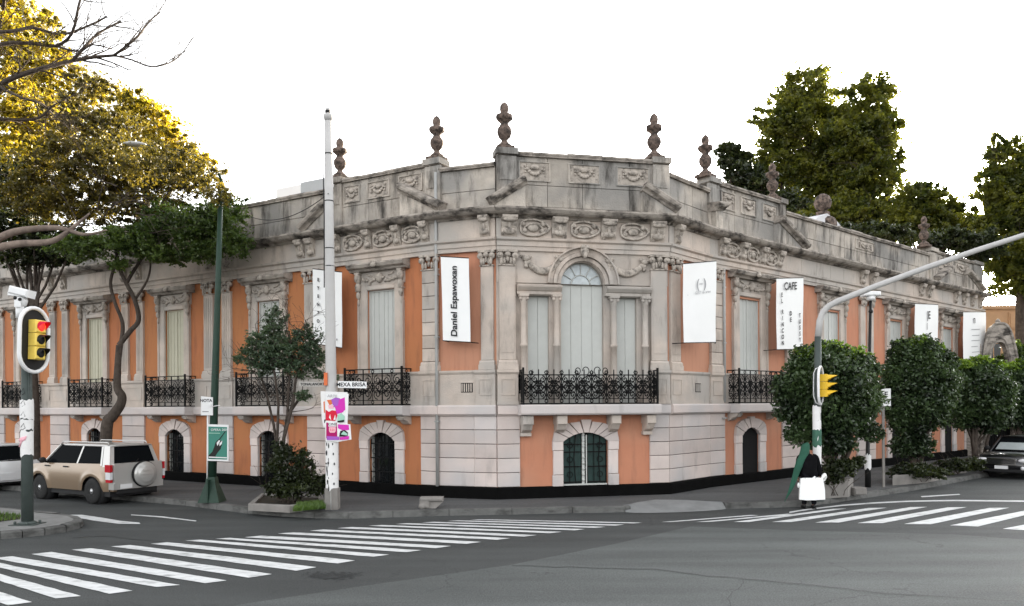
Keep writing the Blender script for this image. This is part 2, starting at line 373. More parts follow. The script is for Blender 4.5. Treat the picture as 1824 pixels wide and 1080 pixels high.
def basement_window(w, outer, M, zb=.30, zs=1.66, rise=.24, green=False, tri=5, closed=False):
    hw, ho = w/2, outer/2; f = MB()
    zt = zs+rise; zo = zt+.30
    f.cbox(-ho, -hw, -.075, .02, .18, .75, .015); f.cbox(-ho+.02, -hw, -.07, .02, .76, zs-.25, .015); f.cbox(-ho, -hw, -.08, .02, zs-.24, zs, .015)
    f.cbox(hw, ho, -.075, .02, .18, .75, .015); f.cbox(hw, ho-.02, -.07, .02, .76, zs-.25, .015); f.cbox(hw, ho, -.08, .02, zs-.24, zs, .015)
    n = 9; th0 = R(180 - 0); 
    # voussoirs between an inner flat arch and an outer arch
    def inner(t): x = -hw + w*t; return (x, zs + rise*math.sin(math.pi*t)**.8 if 0 < t < 1 else zs)
    def outerp(t):
        a = math.pi*(1-t); x = ho*math.cos(a); return (x, zs + (zo-zs)*math.sin(a)**.6 if 0 < t < 1 else zs)
    for i in range(n):
        t0, t1 = i/n+.006, (i+1)/n-.006; o = -.085 - (.03 if i == n//2 else (.012 if i % 2 else 0))
        k0, k1 = inner(max(t0,.001) if i else 0), inner(t1 if i < n-1 else 1); q0, q1 = outerp(t0 if i else 0), outerp(t1 if i < n-1 else 1)
        up = .05 if i == n//2 else 0
        f.prism([k0, k1, (q1[0], q1[1]+up), (q0[0], q0[1]+up)], o, .02, 'y')
    # infill panel above the opening inside the rectangular hole
    win = put('basement_window', f, [STONEP], bld, M)
    g = MB(); g.box(-hw-.01, hw+.01, .035 if closed else .20, .05 if closed else .22, .2, zt+.02)
    if not closed and not green:
        g.mi = 1; g.box(-hw, -hw+.045, .10, .20, .3, zs+.1); g.box(hw-.045, hw, .10, .20, .3, zs+.1)
    put('pane', g, [GLASS if not closed else DARK, SHUT], win, M)
    if closed: return win
    r = MB(); nb = 7
    for i in range(nb+1):
        x = -hw+.03 + (w-.06)*i/nb; zz = inner((x+hw)/w)[1]
        if i % 2: r.tube([(x, .06, zb+.02), (x, .06, zz)], .012, 5, False)
        else: r.tube([(x, .06, zb+.02), (x-.05, .05, (zb+zz)/2), (x, .06, zz)], .014, 5, False)
    for z in (zb+.03, zb+.45, zb+.85, zs-.1): r.box(-hw+.02, hw-.02, .045, .075, z, z+.03)
    for i in range(3):
        x = -hw + w*(i+.5)/3
        for zc in (zb+.25, zb+.66, zb+1.05): r.tube([(x+.08*math.cos(k*.785), .04, zc+.08*math.sin(k*.785)) for k in range(9)], .010, 4, False)
    if green:
        r.mi = 1; r.box(-hw+.02, -.09, .10, .13, zb, zs+.2); r.box(.09, hw-.02, .10, .13, zb, zs+.2)
        for i in range(6): r.box(-hw+.05+i*w/6.2, -hw+.11+i*w/6.2, .085, .10, zb+.05, zs+.1)
        r.mi = 2; r.box(-.09, -.02, .02, .05, zb, zs+.17); r.box(.02, .05, .02, .05, zb, zs+.17)
        for i in range(9): r.ell((-.055, .015, zb+.1+i*.155), (.045,.03,.05), 6, 4)
        r.box(-hw+.02, hw-.02, 0, .06, zb-.05, zb+.0)
    put('grille', r, [IRON, DGREEN, SHUT], win, M)
    return win
def capital(mb, x, hw, z0, z1, ion=True, out=.09):
    h = z1-z0
    mb.box(x-hw-.05, x+hw+.05, -out-.07, 0, z1-.06, z1)
    for sx in (-1, 1):
        mb.lathe([(0.001,-.0),(.085,0),(.085,.11),(0.001,.11)], (x+sx*hw*.92, -out-.06, z1-.15), 10, True, 'y')
        mb.ell((x+sx*hw*.92, -out-.07, z1-.15), (.04,.03,.04), 6, 4)
        mb.ell((x+sx*hw*.75, -out-.03, z1-.30), (.05,.05,.12), 6, 5); 
    mb.ell((x, -out-.05, z1-.12), (.09,.06,.07), 6, 4)
    for k in range(5): mb.ell((x-hw*.8+k*hw*.4, -out-.02, z1-.24-.05*(k%2)), (.045,.045,.10), 6, 4)
    mb.box(x-hw-.02, x+hw+.02, -out-.03, 0, z0, z0+.035)
def pilaster(x0, x1, M, parent=None, kind='plain', out=.09, name='pilaster', ztop=Z_AR):
    m = MB(); x, hw = (x0+x1)/2, (x1-x0)/2; zc = ztop-.42
    m.box(x0-.05, x1+.05, -out-.05, 0, Z_SILL+.005, Z_SILL+.14); m.prof([(0,Z_SILL+.14),(-out-.04,Z_SILL+.14),(-out-.04,Z_SILL+.20),(-out,Z_SILL+.25),(0,Z_SILL+.25)], x0-.03, x1+.03)
    if kind == 'rust':
        rust(m, x0, x1, Z_SILL+.25, zc, 7, out, .012, jm=2)
    else:
        m.cbox(x0, x1, -out, 0, Z_SILL+.25, zc, .015)
        if kind == 'panel': m.box(x0+.05, x1-.05, -out-.012, -out+.002, Z_SILL+.45, zc-.2)
        if kind == 'flute':
            for k in range(4): m.box(x0+.04+k*(x1-x0-.08)/4, x0+.04+(k+.55)*(x1-x0-.08)/4, -out-.015, -out+.002, Z_SILL+.35, zc-.1)
    m.mi = 1; capital(m, x, hw, zc, ztop, out=out)
    return put(name, m, [STONE, STONED, JOINT], parent or bld, M)
def pedestal(mb, x0, x1, out=.10, panel=True):
    mb.box(x0, x1, -out, 0, Z_LT+.003, Z_SILL-.12)
    mb.prof([(0,Z_SILL-.12),(-out-.01,Z_SILL-.12),(-out-.05,Z_SILL-.07),(-out-.05,Z_SILL),(0,Z_SILL)], x0-.02, x1+.02)
    mb.box(x0-.015, x1+.015, -out-.02, 0, Z_LT+.003, Z_LT+.10)
    if panel and x1-x0 > .25:
        a, b = x0+.09, x1-.09; c, d = Z_LT+.26, Z_SILL-.24
        for q in ((a, b, c, c+.025), (a, b, d-.025, d), (a, a+.025, c+.025, d-.025), (b-.025, b, c+.025, d-.025)): mb.box(q[0], q[1], -out-.018, -out, q[2], q[3])
def swag(mb, x0, x1, z, drop, y, r=.045, n=11, tails=True, rg=random.Random(9)):
    for i in range(n):
        t = i/(n-1); zz = z - drop*4*t*(1-t); k = 1+.5*math.sin(math.pi*t)
        mb.ell((x0+(x1-x0)*t, y, zz), (r*k*1.1, r*.8, r*k), 6, 4, rg.uniform(-.6,.6))
    if tails:
        for x in (x0, x1):
            for j in range(3): mb.ell((x, y, z-.02-j*.075), (r*.9, r*.7, r), 6, 4)
def cartouche(mb, x, z, w, h, y, rg=random.Random(4)):
    p = [(x+w*.5*math.cos(a)*(1+.12*math.cos(3*a)), y, z+h*.5*math.sin(a)) for a in [k*2*math.pi/16 for k in range(17)]]
    mb.tube(p, h*.085, 5, False); mb.ell((x, y+.01, z), (w*.22, .05, h*.26), 8, 5)
    for sx in (-1, 1):
        mb.ell((x+sx*w*.30, y, z-h*.18), (w*.10,.05,h*.16), 6, 4, sx*.7); mb.ell((x+sx*w*.34, y, z+h*.2), (w*.09,.05,h*.12), 6, 4, -sx*.7)
    mb.tube([(x-w*.33, y-.01, z-h*.05), (x-w*.15, y-.02, z+h*.18), (x, y-.02, z+h*.24), (x+w*.15, y-.02, z+h*.18), (x+w*.33, y-.01, z-h*.05)], h*.06, 5, False)
def console(mb, x, w, z0, z1, out=.30):
    mb.prism([(0,z1),(-out,z1),(-out-.01,z1-.07),(-out*.75,z1-.16),(-out*.5,z0+.22),(-out*.5,z0+.10),(-out*.28,z0),(0,z0)], x-w/2, x+w/2, 'x')
    mb.ell((x, -out*.86, z1-.11), (w*.53,.06,.07), 8, 5); mb.ell((x, -out*.52, z0+.14), (w*.42,.07,.09), 8, 5)
    mb.box(x-w*.1, x+w*.1, -out*.72, -out*.4, z0+.1, z1-.2)
def cornice(mb, x0, x1, z0=Z_CO, z1=Z_CT, out=.44, hood=0):
    mb.prof([(.05,z0),(-.12,z0),(-.16,z0+.05),(-out+.12,z0+.07),(-out+.06,z0+.11),(-out+.02,z0+.16),(-out,z0+.19),(-out+.01,z1-.02),(-.02,z1+.06),(.05,z1+.06)], x0, x1)
def rough_cap(mb, x0, x1, z, y0=-.10, y1=.34, rg=random.Random(8)):
    n = max(1, int((x1-x0)/.9)); k = (x1-x0)/n
    for i in range(n):
        d = rg.uniform(-.012,.012); o = rg.uniform(-.015,.015)
        mb.prof([(y1,z-.12),(y0+o,z-.12),(y0+.01+o,z-.10),(y0-.02+o,z-.05+d),(y0+o,z+d),(y0+.1,z+.02+d),(y1,z+.02+d)], x0+i*k+.004, x0+(i+1)*k-.004)

def pxs(fr, *a): return [fr.s(p) for p in a]
def facade(fr, x0, x1, upper, lower, peds, stuc, zpar, carved=(), name='wall'):
    """upper/lower: hole lists; peds: pedestal spans"""
    m = MB(); wall_holes(m, x0, x1, .1, 9.0, [], .3) if False else None
    holes = [(a, b, Z_LT, 5.98) for a, b in upper] + [(a, b, .2, 1.92) for a, b in lower]
    wall_holes(m, x0, x1, .12, Z_AR, holes, .26)
    put('wall', m, stuc, bld, fr.M)
# --- spans (pixels)
LW = [(639.5,719,658,708), (440,509,459,496), (285,340,299,333), (156,199,168,190), (59,90,67,82)]
LPc = [(a+b)/2 for a, b, c, d in LW]
# regular positions along the left wing in metres from fitted pixels
s0 = FL.s(681); step = (FL.s(313)-s0)/2
WXL = [s0 + step*i for i in range(0, 7)]
s0r = FR.s(1335); stepr = (FR.s(1688)-s0r)/3
WXR = [s0r + stepr*i for i in range(4)]
WL, OL, WR, OR = 1.0, 1.60, 1.20, 1.90
XL0 = -LEN_L
# piers along the wings (ground floor) and pilasters above them
pier_L = [(FL.s(751), FL.s(784))] + [(WXL[i]+step*.5-.62, WXL[i]+step*.5+.62) for i in range(6)]
pier_R = [(FR.s(1262), FR.s(1289))] + [(WXR[i]+stepr*.5-.75, WXR[i]+stepr*.5+.75) for i in range(3)] + [(WXR[3]+stepr*.5-.75, FR.L)]

facade(FL, XL0, 0, [(x-WL/2, x+WL/2) for x in WXL], [(x-.48, x+.48) for x in WXL], [], STUC, 0)
facade(FLP, 0, FLP.L, [], [], [], STUCS, 0)
facade(FRP, 0, FRP.L, [], [], [], STUCS, 0)
facade(FR, 0, FR.L, [(x-WR/2, x+WR/2) for x in WXR], [(x-.5, x+.5) for x in WXR], [], STUCS, 0)
CX = lambda px: FC.s(px)
c_open = (CX(1002), CX(1082))
m = MB(); wall_holes(m, 0, FC.L, .12, Z_LT, [(c_open[0], c_open[1], .2, 1.92)], .26); put('wall', m, STUCS, bld, FC.M)
# roof core: closed volume behind the facades
core = MB(); inn = .32
bk = Vector((3, 46, 0))
poly = [PL + FL.n*inn, P1 + (FL.n+FLP.n).normalized()*inn, P2 + (FLP.n+FC.n).normalized()*inn, P3 + (FC.n+FRP.n).normalized()*inn, P4 + (FRP.n+FR.n).normalized()*inn, PR + FR.n*inn - FR.u*.02, PR + FR.n*9, Vector((6,34,0)), PL + FL.n*9]
core.prism([(p.x, p.y) for p in poly], .05, Z_CT-.05, 'z'); put('roof', core, STONEW, bld, Matrix.Identity(4))

ALL = ((FL, XL0, 0, 'L'), (FLP, 0, FLP.L, 'LP'), (FC, 0, FC.L, 'C'), (FRP, 0, FRP.L, 'RP'), (FR, 0, FR.L, 'R'))
for fr, a, b, nm in ALL:
    e0, e1 = (a, b)
    m = MB(); m.prof([(0,.05),(-.10,.05),(-.10,Z_PL-.03),(-.07,Z_PL),(0,Z_PL)], e0-.03*(nm!='L'), e1+.03*(nm!='R')); put('plinth', m, PLIN, bld, fr.M)
    m = MB(); m.prof([(0,Z_LB),(-.11,Z_LB),(-.17,Z_LB+.05),(-.17,Z_LT-.04),(-.14,Z_LT),(0,Z_LT)], e0, e1+.02)
    put('belt_course', m, STONEP, bld, fr.M)
    if nm != 'C':
        m = MB(); x = e0
        m.box(e0, e1, -.045, 0, Z_LT, Z_SILL-.10); m.prof([(0,Z_SILL-.10),(-.06,Z_SILL-.10),(-.09,Z_SILL-.05),(-.09,Z_SILL-.004),(0,Z_SILL-.004)], e0, e1)
        put('dado', m, STONE, bld, fr.M)
    m = MB(); m.prof([(0,Z_AR),(-.10,Z_AR),(-.10,Z_AR+.11),(-.13,Z_AR+.12),(-.13,Z_AR+.24),(-.19,Z_AR+.28),(-.20,Z_FR),(0,Z_FR)], e0, e1+.03)
    put('architrave', m, STONE, bld, fr.M)
    m = MB(); m.box(e0, e1, -.08, .3, Z_FR, Z_CO+.02)
    for k in range(int((e1-e0)/1.0)): m.box(e0+1.0*k+.3, e0+1.0*k+.32, -.085, -.07, Z_FR+.05, Z_CO-.05)
    put('frieze', m, STONE, bld, fr.M)
    m = MB(); cornice(m, e0 - (.10 if nm in ('C','RP') else 0), e1 + (.12 if nm in ('C','LP','L') else .0)); put('cornice', m, STONEC, bld, fr.M)

# holes in dado behind the balcony doors are covered by the window surrounds; ground-floor piers
for i, (a, b) in enumerate(pier_L):
    m = MB(); rust(m, a, b, Z_PL, Z_LB, 5, .055); put('pier', m, [STONEP, JOINT], bld, FL.M)
m = MB(); rust(m, 0, FLP.L*.62, Z_PL, Z_LB, 5, .055); rust(m, FLP.L*.62, FLP.L, Z_PL, Z_LB, 5, .055); put('pier', m, [STONEP, JOINT], bld, FLP.M)
m = MB(); rust(m, 0, CX(925), Z_PL, Z_LB, 5, .07); put('pier', m, [STONEP, JOINT], bld, FC.M)
m = MB(); rust(m, CX(1156), FC.L, Z_PL, Z_LB, 5, .07); put('pier', m, [STONEP, JOINT], bld, FC.M)
m = MB(); rust(m, 0, FRP.L*.3, Z_PL, Z_LB, 5, .055); rust(m, FRP.L*.3, FRP.L, Z_PL, Z_LB, 5, .055); put('pier', m, [STONEP, JOINT], bld, FRP.M)
for i, (a, b) in enumerate(pier_R):
    m = MB(); rust(m, a, b, Z_PL, Z_LB, 5, .055); put('pier', m, [STONEP, JOINT], bld, FR.M)
# upper windows, balconies, basement windows (prototype then copies)
def place(proto, fr, x): return dup(proto, fr.M @ T((x,0,0)), bld)
wl = upper_window(WL, OL, SHUT, M=FL.M @ T((WXL[0],0,0)))
wl2 = upper_window(WL, OL, SHUTS, M=FL.M @ T((WXL[2],0,0)))
place(wl, FL, WXL[1])
for x in WXL[3:]: place(wl2, FL, x)
wr = upper_window(WR, OR, SHUT, M=FR.M @ T((WXR[0],0,0)), z1=6.05)
for x in WXR[1:]: place(wr, FR, x)
bl = balcony(2.05, FL.M @ T((WXL[0],0,0)), ncell=3)
for x in WXL[1:]: place(bl, FL, x)
br = balcony(2.4, FR.M @ T((WXR[0],0,0)), ncell=4)
for x in WXR[1:]: place(br, FR, x)
gl = basement_window(.96, 1.63, FL.M @ T((WXL[0],0,0)))
for x in WXL[1:]: place(gl, FL, x)
gr_ = basement_window(1.0, 1.75, FR.M @ T((WXR[0],0,0)), closed=True)
for x in WXR[1:]: place(gr_, FR, x)
cc = (c_open[0]+c_open[1])/2
basement_window(c_open[1]-c_open[0], CX(1100)-CX(982), FC.M @ T((cc,0,0)), green=True, zb=.5)
# pilasters
for px0, px1, kd in ((756,783,'rust'), (546,571,'plain'), (574,598,'plain'), (367,383,'flute'), (399,415,'flute')):
    a, b = FL.s(px0), FL.s(px1); pilaster(a, b, FL.M, kind=kd)
for i in range(2, 6):
    c = WXL[i]+step*.5
    for dx in (-.42, .42): pilaster(c+dx-.19, c+dx+.19, FL.M, kind='flute')
pilaster(FLP.s(859), FLP.s(880)+.02, FLP.M, kind='panel')
pilaster(FC.s(889), FC.s(918), FC.M, kind='panel', out=.14, ztop=Z_AR)
pilaster(FC.s(1158), FC.s(1186), FC.M, kind='panel', out=.14, ztop=Z_AR)
pilaster(FRP.s(1192), FRP.s(1209), FRP.M, kind='panel')
pilaster(FR.s(1264), FR.s(1284), FR.M, kind='rust')
for i in range(3):
    c = WXR[i]+stepr*.5; pilaster(c-.52, c-.12, FR.M, kind='rust' if i == 0 else 'plain'); 
    if i: pilaster(c+.15, c+.55, FR.M, kind='plain')
pilaster(FR.L-.75, FR.L-.3, FR.M, kind='plain')
# pedestals with sunk panels under the pilasters
peds = [(FL, FL.s(752), -.01, .10), (FLP, FLP.s(850), FLP.L-.01, .10), (FC, 0, CX(921), .16), (FC, CX(1157), FC.L, .16), (FRP, .01, FRP.s(1212), .10), (FR, .01, FR.s(1286), .10)]
peds += [(FL, WXL[i]+step*.5-.66, WXL[i]+step*.5+.66, .10) for i in range(6)] + [(FR, WXR[i]+stepr*.5-.7, WXR[i]+stepr*.5+.7, .10) for i in range(3)]
for fr, a, b, o_ in peds:
    m = MB(); pedestal(m, a, b, o_); put('pedestal', m, STONE, bld, fr.M)
# small pierced vents in the dado
for fr, px in ((FLP, 833), (FRP, 1241)):
    m = MB(); x = fr.s(px); z = 3.13
    m.box(x-.17, x+.17, -.05, -.04, z-.13, z+.13); m.mi = 1
    for k in range(5): m.box(x-.15+k*.065, x-.12+k*.065, -.065, -.05, z-.11, z+.11)
    m.box(x-.19, x+.19, -.07, -.045, z+.13, z+.16)
    put('vent', m, [DARK, STONE], bld, fr.M)
# drainpipes
for fr, px, z0, z1 in ((FL, 786, .46, 9.0), (FR, 1285, 2.7, 6.8)):
    m = MB(); x = fr.s(px) if px != 786 else -.02; m.tube([(x, -.12, z0), (x, -.12, z1)], .045, 8); 
    for z in (2.2, 4.5, 6.2): m.box(x-.06, x+.06, -.16, -.05, z, z+.04)
    put('drainpipe', m, PIPE, bld, fr.M)

# ---- centre bay: triple window with round arch
m = MB(); xa, xb = CX(919), CX(1157)
ax, ar = (CX(1000)+CX(1076))/2, (CX(1076)-CX(1000))/2
zs = FC.z(1038, 507); zsd = FC.z(960, 527)
wl_ = (CX(941), CX(979)); wr_ = (CX(1097), CX(1135))
def arch_wall(mb, x0, x1, z0, z1, cx, rr, zsp, y, n=20):
    """front face with a round headed opening cut out"""
    pts = [(cx - rr*math.cos(math.pi*i/n), zsp + rr*math.sin(math.pi*i/n)) for i in range(n+1)]
    for i in range(n):
        a, b = pts[i], pts[i+1]
        mb.quad((a[0],y,a[1]),(b[0],y,b[1]),(b[0],y,z1),(a[0],y,z1)); mb.quad((a[0],y,a[1]),(a[0],.26,a[1]),(b[0],.26,b[1]),(b[0],y,b[1]))
    mb.quad((x0,y,zsp),(cx-rr,y,zsp),(cx-rr,y,z1),(x0,y,z1)); mb.quad((cx+rr,y,zsp),(x1,y,zsp),(x1,y,z1),(cx+rr,y,z1))
arch_wall(m, 0, FC.L, zs, Z_AR, ax, ar, zs, -.04)
sub = MB(); wall_holes(m, 0, FC.L, Z_LT, zs, [(wl_[0], wl_[1], Z_LT+.02, zsd), (wr_[0], wr_[1], Z_LT+.02, zsd), (ax-ar, ax+ar, Z_LT+.02, zs)], .26)
cw = put('wall', m, STONE, bld, FC.M)
m = MB()   # archivolt rings, entablatures, colonnettes
for r0, r1, o in ((ar+.02, ar+.12, .10), (ar+.14, ar+.24, .16), (ar+.25, ar+.36, .12), (ar+.36, ar+.40, .20)):
    n = 22
    for i in range(n):
        a0, a1 = math.pi*i/n, math.pi*(i+1)/n
        q = [(ax - r*math.cos(a), zs + r*math.sin(a)) for r, a in ((r0,a0),(r0,a1),(r1,a1),(r1,a0))]
        m.prism([q[0], q[3], q[2], q[1]], -o, -.03, 'y')
ent = FC.z(960, 511)
for a, b in ((xa+.02, ax-ar-.02), (ax+ar+.02, xb-.02)):
    m.prof([(0,zsd+.02),(-.15,zsd+.02),(-.15,zsd+.10),(-.19,zsd+.12),(-.26,zsd+.20),(-.27,ent),(-.22,ent+.03),(0,ent+.04)], a, b)
    m.box(a+.03, b-.03, -.10, 0, zsd+.0, zsd+.02)
for px in (931.5, 990, 1091.5, 1147):
    x = CX(px); m.box(x-.12, x+.12, -.2, 0, Z_LT+.01, Z_LT+.30); zt = zsd
    m.lathe([(.10,Z_LT+.30),(.115,Z_LT+.36),(.085,Z_LT+.42),(.082,Z_LT+1.55),(.10,Z_LT+1.56),(.10,Z_LT+1.62),(.08,Z_LT+1.64),(.075,zt-.22),(.09,zt-.20),(.09,zt-.16),(.11,zt-.05),(.13,zt-.02)], (x,-.13,0), 12)
    m.box(x-.13, x+.13, -.26, 0, zt-.05, zt+.02)
    for sx in (-1, 1): m.ell((x+sx*.09, -.2, zt-.10), (.05,.05,.06), 6, 5)
put('arch_surround', m, STONE, bld, FC.M)
m = MB()
m.ell((ax, -.24, zs+ar+.26), (.12,.12,.17), 8, 6); m.ell((ax-.06, -.3, zs+ar+.36), (.07,.07,.06), 6, 5); m.ell((ax+.06, -.3, zs+ar+.36), (.07,.07,.06), 6, 5); m.ell((ax, -.3, zs+ar+.15), (.07,.07,.1), 6, 5)
put('keystone_mask', m, STONED, bld, FC.M)
for a, b in ((937,998),(1084,1147)):
    m = MB(); swag(m, CX(a), CX(b), 6.55, .30, -.10, .07, 15)
    for x in (CX(a), CX(b)):
        m.ell((x, -.12, 6.58), (.12,.07,.08), 6, 5); m.ell((x-.09, -.1, 6.64), (.07,.05,.05), 6, 5); m.ell((x+.09, -.1, 6.62), (.07,.05,.05), 6, 5)
    put('garland', m, STONED, bld, FC.M)
for (a, b, zt, arch) in ((wl_[0], wl_[1], zsd, 0), (wr_[0], wr_[1], zsd, 0), (ax-ar, ax+ar, zs, 1)):
    m = MB(); w_ = b-a
    m.box(a, b, .12, .15, Z_LT, zt-.0)
    for i in range(2 if not arch else 4):
        k = (2 if not arch else 4); m.cbox(a+w_*i/k+.004, a+w_*(i+1)/k-.004, .10, .13, Z_LT, zt-.02, .008)
    if not arch:
        for j in range(28): m.box(a+.04, a+w_*.45, .094, .104, Z_LT+.35+j*.085, Z_LT+.38+j*.085)
    wn = put('window', m, SHUT, bld, FC.M)
    if arch:
        g = MB(); n = 18
        g.poly([(ax-ar, .16, zs)] + [(ax - ar*math.cos(math.pi*i/n), .16, zs + ar*math.sin(math.pi*i/n)) for i in range(1, n)] + [(ax+ar, .16, zs)]); put('pane', g, GLAZE, wn, FC.M)
        g = MB(); 
        for rr in (ar*.45, ar*.96): g.tube([(ax - rr*math.cos(math.pi*i/12), .14, zs + rr*math.sin(math.pi*i/12)) for i in range(13)], .016, 4, False)
        for i in range(1, 6): g.tube([(ax-ar*.45*math.cos(math.pi*i/6), .14, zs+ar*.45*math.sin(math.pi*i/6)), (ax-ar*math.cos(math.pi*i/6), .14, zs+ar*math.sin(math.pi*i/6))], .014, 4, False)
        put('muntins', g, SHUT, wn, FC.M)
# centre balcony
cbx = (CX(925)+CX(1159))/2; cbw = CX(1159)-CX(925)
cb = balcony(cbw, FC.M @ T((cbx,0,0)), depth=.5, brk=False, ncell=9, crest=True)
for px0, px1, lo in ((925,944,776), (985,1003,766), (1080,1097,766), (1142,1158,776)):
    a, b = CX(px0), CX(px1); m = MB()
    m.cbox(a, b, -.46, 0, Z_LB-.24, Z_LB-.001, .02); m.prism([(0,Z_LB-.24),(-.40,Z_LB-.24),(-.30,Z_LB-.38),(-.12,Z_LB-.46),(0,Z_LB-.46)], a+.02, b-.02, 'x')
    if lo > 770: m.box(a, b, -.16, 0, Z_LB-.55, Z_LB-.46)
    put('bracket', m, STONE, cb, FC.M)
# frieze carving
def friezes(fr, spans, M):
    for kind, x, w_ in spans:
        m = MB()
        if kind == 'k': console(m, x, w_, Z_FR+.02, Z_CO+.05)
        else: cartouche(m, x, (Z_FR+Z_CO)/2+.02, w_, .44, -.13)
        put('console' if kind == 'k' else 'cartouche', m, STONED, bld, fr.M)
sp = []
for i, px in enumerate((907, 996, 1083, 1170)): sp.append(('k', CX(px), .42))
for px in (950, 1040, 1127): sp.append(('c', CX(px), .80))
friezes(FC, sp, None)
friezes(FL, [('k', FL.s(p), .26) for p in (606, 662, 714, 763)] + [('c', FL.s(p), .72) for p in (634, 688, 740)] + [('k', FL.s(p), .3) for p in (542, 560)] + [('k', WXL[i]+step*.5+d, .3) for i in range(1,6) for d in (-.42,.42)], None)
friezes(FLP, [('k', FLP.s(868), .28)], None); friezes(FRP, [('k', FRP.s(1203), .28)], None)
friezes(FR, [('k', FR.s(p), .34) for p in (1283, 1319, 1354, 1384)] + [('c', FR.s(p), .72) for p in (1301, 1337, 1369)] + [('k', WXR[i]+stepr*.5+d, .34) for i in (1,2) for d in (-.4,.4)]
        + [('k', FR.L-.4, .3), ('k', FR.L-1.4, .3), ('k', FR.L-2.4, .3), ('k', FR.L-3.4, .3)], None)
# parapets: low runs and high panelled bays
def parapet(fr, x0, x1, zt, bays=0, piers=(), rel=(), name='parapet', y=0.0, mt=None, seams=True):
    m = MB(); m.mi = 1; m.box(x0, x1, y, y+.30, Z_CT-.02, zt-.12); m.mi = 0
    if seams:
        zmid = Z_CT + (zt-Z_CT)*.42; m.box(x0+.01, x1-.01, y-.012, y, Z_CT+.10, zmid-.012) if False else None
        x = x0; rg = random.Random(int(abs(x0)*10)); 
        while x < x1-.05:
            w_ = min(rg.uniform(.8,1.5), x1-x)
            if x1-x-w_ < .4: w_ = x1-x
            m.cbox(x+.006, x+w_-.006, y-.02-rg.uniform(0,.006), y+.01, Z_CT+.06, zmid-.006, .008)
            m.cbox(x+.006, x+w_-.006, y-.02-rg.uniform(0,.006), y+.01, zmid+.006, zt-.125, .008); x += w_
    m.mi = 2; rough_cap(m, x0, x1, zt, y-.10, y+.34); m.mi = 0
    for a, b in piers:
        m.cbox(a, b, y-.10, y+.02, Z_CT+.02, zt-.13, .02); m.box(a-.03, b+.03, y-.16, y+.36, zt-.10, zt+.06)
        if b-a > .3:
            m.cbox(a+.08, b-.08, y-.125, y-.09, zmid+.08, zt-.26, .012)
    p = put('parapet', m, [STONEW, JOINT, STONEC], bld, fr.M)
    for a, b in rel:
        q = MB(); zl, zh = zmid+.10, zt-.24; yy = y-.045
        for g in ((a,b,zl,zl+.03),(a,b,zh-.03,zh),(a,a+.03,zl+.03,zh-.03),(b-.03,b,zl+.03,zh-.03)): q.box(g[0], g[1], yy-.015, y, g[2], g[3])
        w_ = b-a; q.mi = 1
        q.box(a+.03, b-.03, y-.03, y, zl+.03, zh-.03)
        swag(q, a+w_*.2, b-w_*.2, zh-.12, (zh-zl)*.42, yy-.02, .035, 10)
        q.ell(((a+b)/2, yy-.01, zh-.16), (w_*.16,.04,.07), 8, 5)
        put('relief_panel', q, [STONEW, STONED], p, fr.M)
    return p
parapet(FL, XL0, FL.s(600), Z_PLOW)
pl_hi = parapet(FL, FL.s(600), FL.s(789), Z_PHI, piers=[(FL.s(600),FL.s(614)), (FL.s(762),FL.s(789))], rel=[(FL.s(a),FL.s(b)) for a, b in ((617,645),(658,698),(714,756))])
parapet(FLP, .03, FLP.L, Z_PLOW)
parapet(FC, 0, FC.L, 9.40, piers=[(0.0,CX(920)), (CX(1161),FC.L)], rel=[(CX(a),CX(b)) for a, b in ((924,980),(1012,1068),(1097,1155))], y=-.12)
parapet(FRP, 0, FRP.L, Z_PLOW)
parapet(FR, 0, FR.s(1397), Z_PHI+.1, piers=[(0,FR.s(1280)), (FR.s(1388),FR.s(1398))], rel=[(FR.s(a),FR.s(b)) for a, b in ((1284,1310),(1320,1347),(1358,1384))])
e_ = FR.s(1655)
parapet(FR, FR.s(1398), e_, Z_PLOW, rel=[(FR.s(1524),FR.s(1557))])
parapet(FR, e_, FR.L, Z_PHI, piers=[(e_, FR.s(1667)), (FR.s(1733), FR.L)], rel=[(FR.s(1672),FR.s(1695)), (FR.s(1700),FR.s(1725))])
# broken pediments: raking cornice pieces lying on the cornice
def rake(fr, x0, z0, x1, z1, out=.42, back=.0, name='raking_cornice'):
    m = MB(); d = Vector((x1-x0, 0, z1-z0)); L_ = d.length; a = math.atan2(d.z, d.x)
    m.M = T((x0,0,z0)) @ Matrix.Rotation(-a, 4, 'Y')
    m.prof([(back,-.02),(-out+.16,-.02),(-out+.12,.03),(-out+.02,.07),(-out,.12),(-out,.19),(-out+.04,.22),(back,.27)], -.04, L_+.04)
    m.M = Matrix.Identity(4); zb = Z_CT-.02
    m.mi = 1; m.prism([(x0,zb),(x1,zb),(x1,max(z1,zb+.01)),(x0,max(z0,zb+.01))], -out+.20, back, 'y')
    return put(name, m, [STONEC, STONEW], bld, fr.M)
rake(FL, FL.s(722), 8.62, FL.s(791), 7.93, .40); rake(FL, FL.s(552), 7.93, FL.s(600), 8.62, .40)
rake(FC, -.10, 7.95, CX(934), 8.50, .50); rake(FC, CX(1141), 8.50, FC.L+.12, 7.95, .50)
rake(FR, FR.s(1379), 8.62, FR.s(1424), 7.93, .42); rake(FR, FR.s(1263), 8.45, FR.s(1275), 8.50, .5)
rake(FR, FR.s(1662), 7.93, FR.s(1686), 8.55, .4); rake(FR, FR.s(1716), 8.6, FR.s(1742), 7.93, .4)
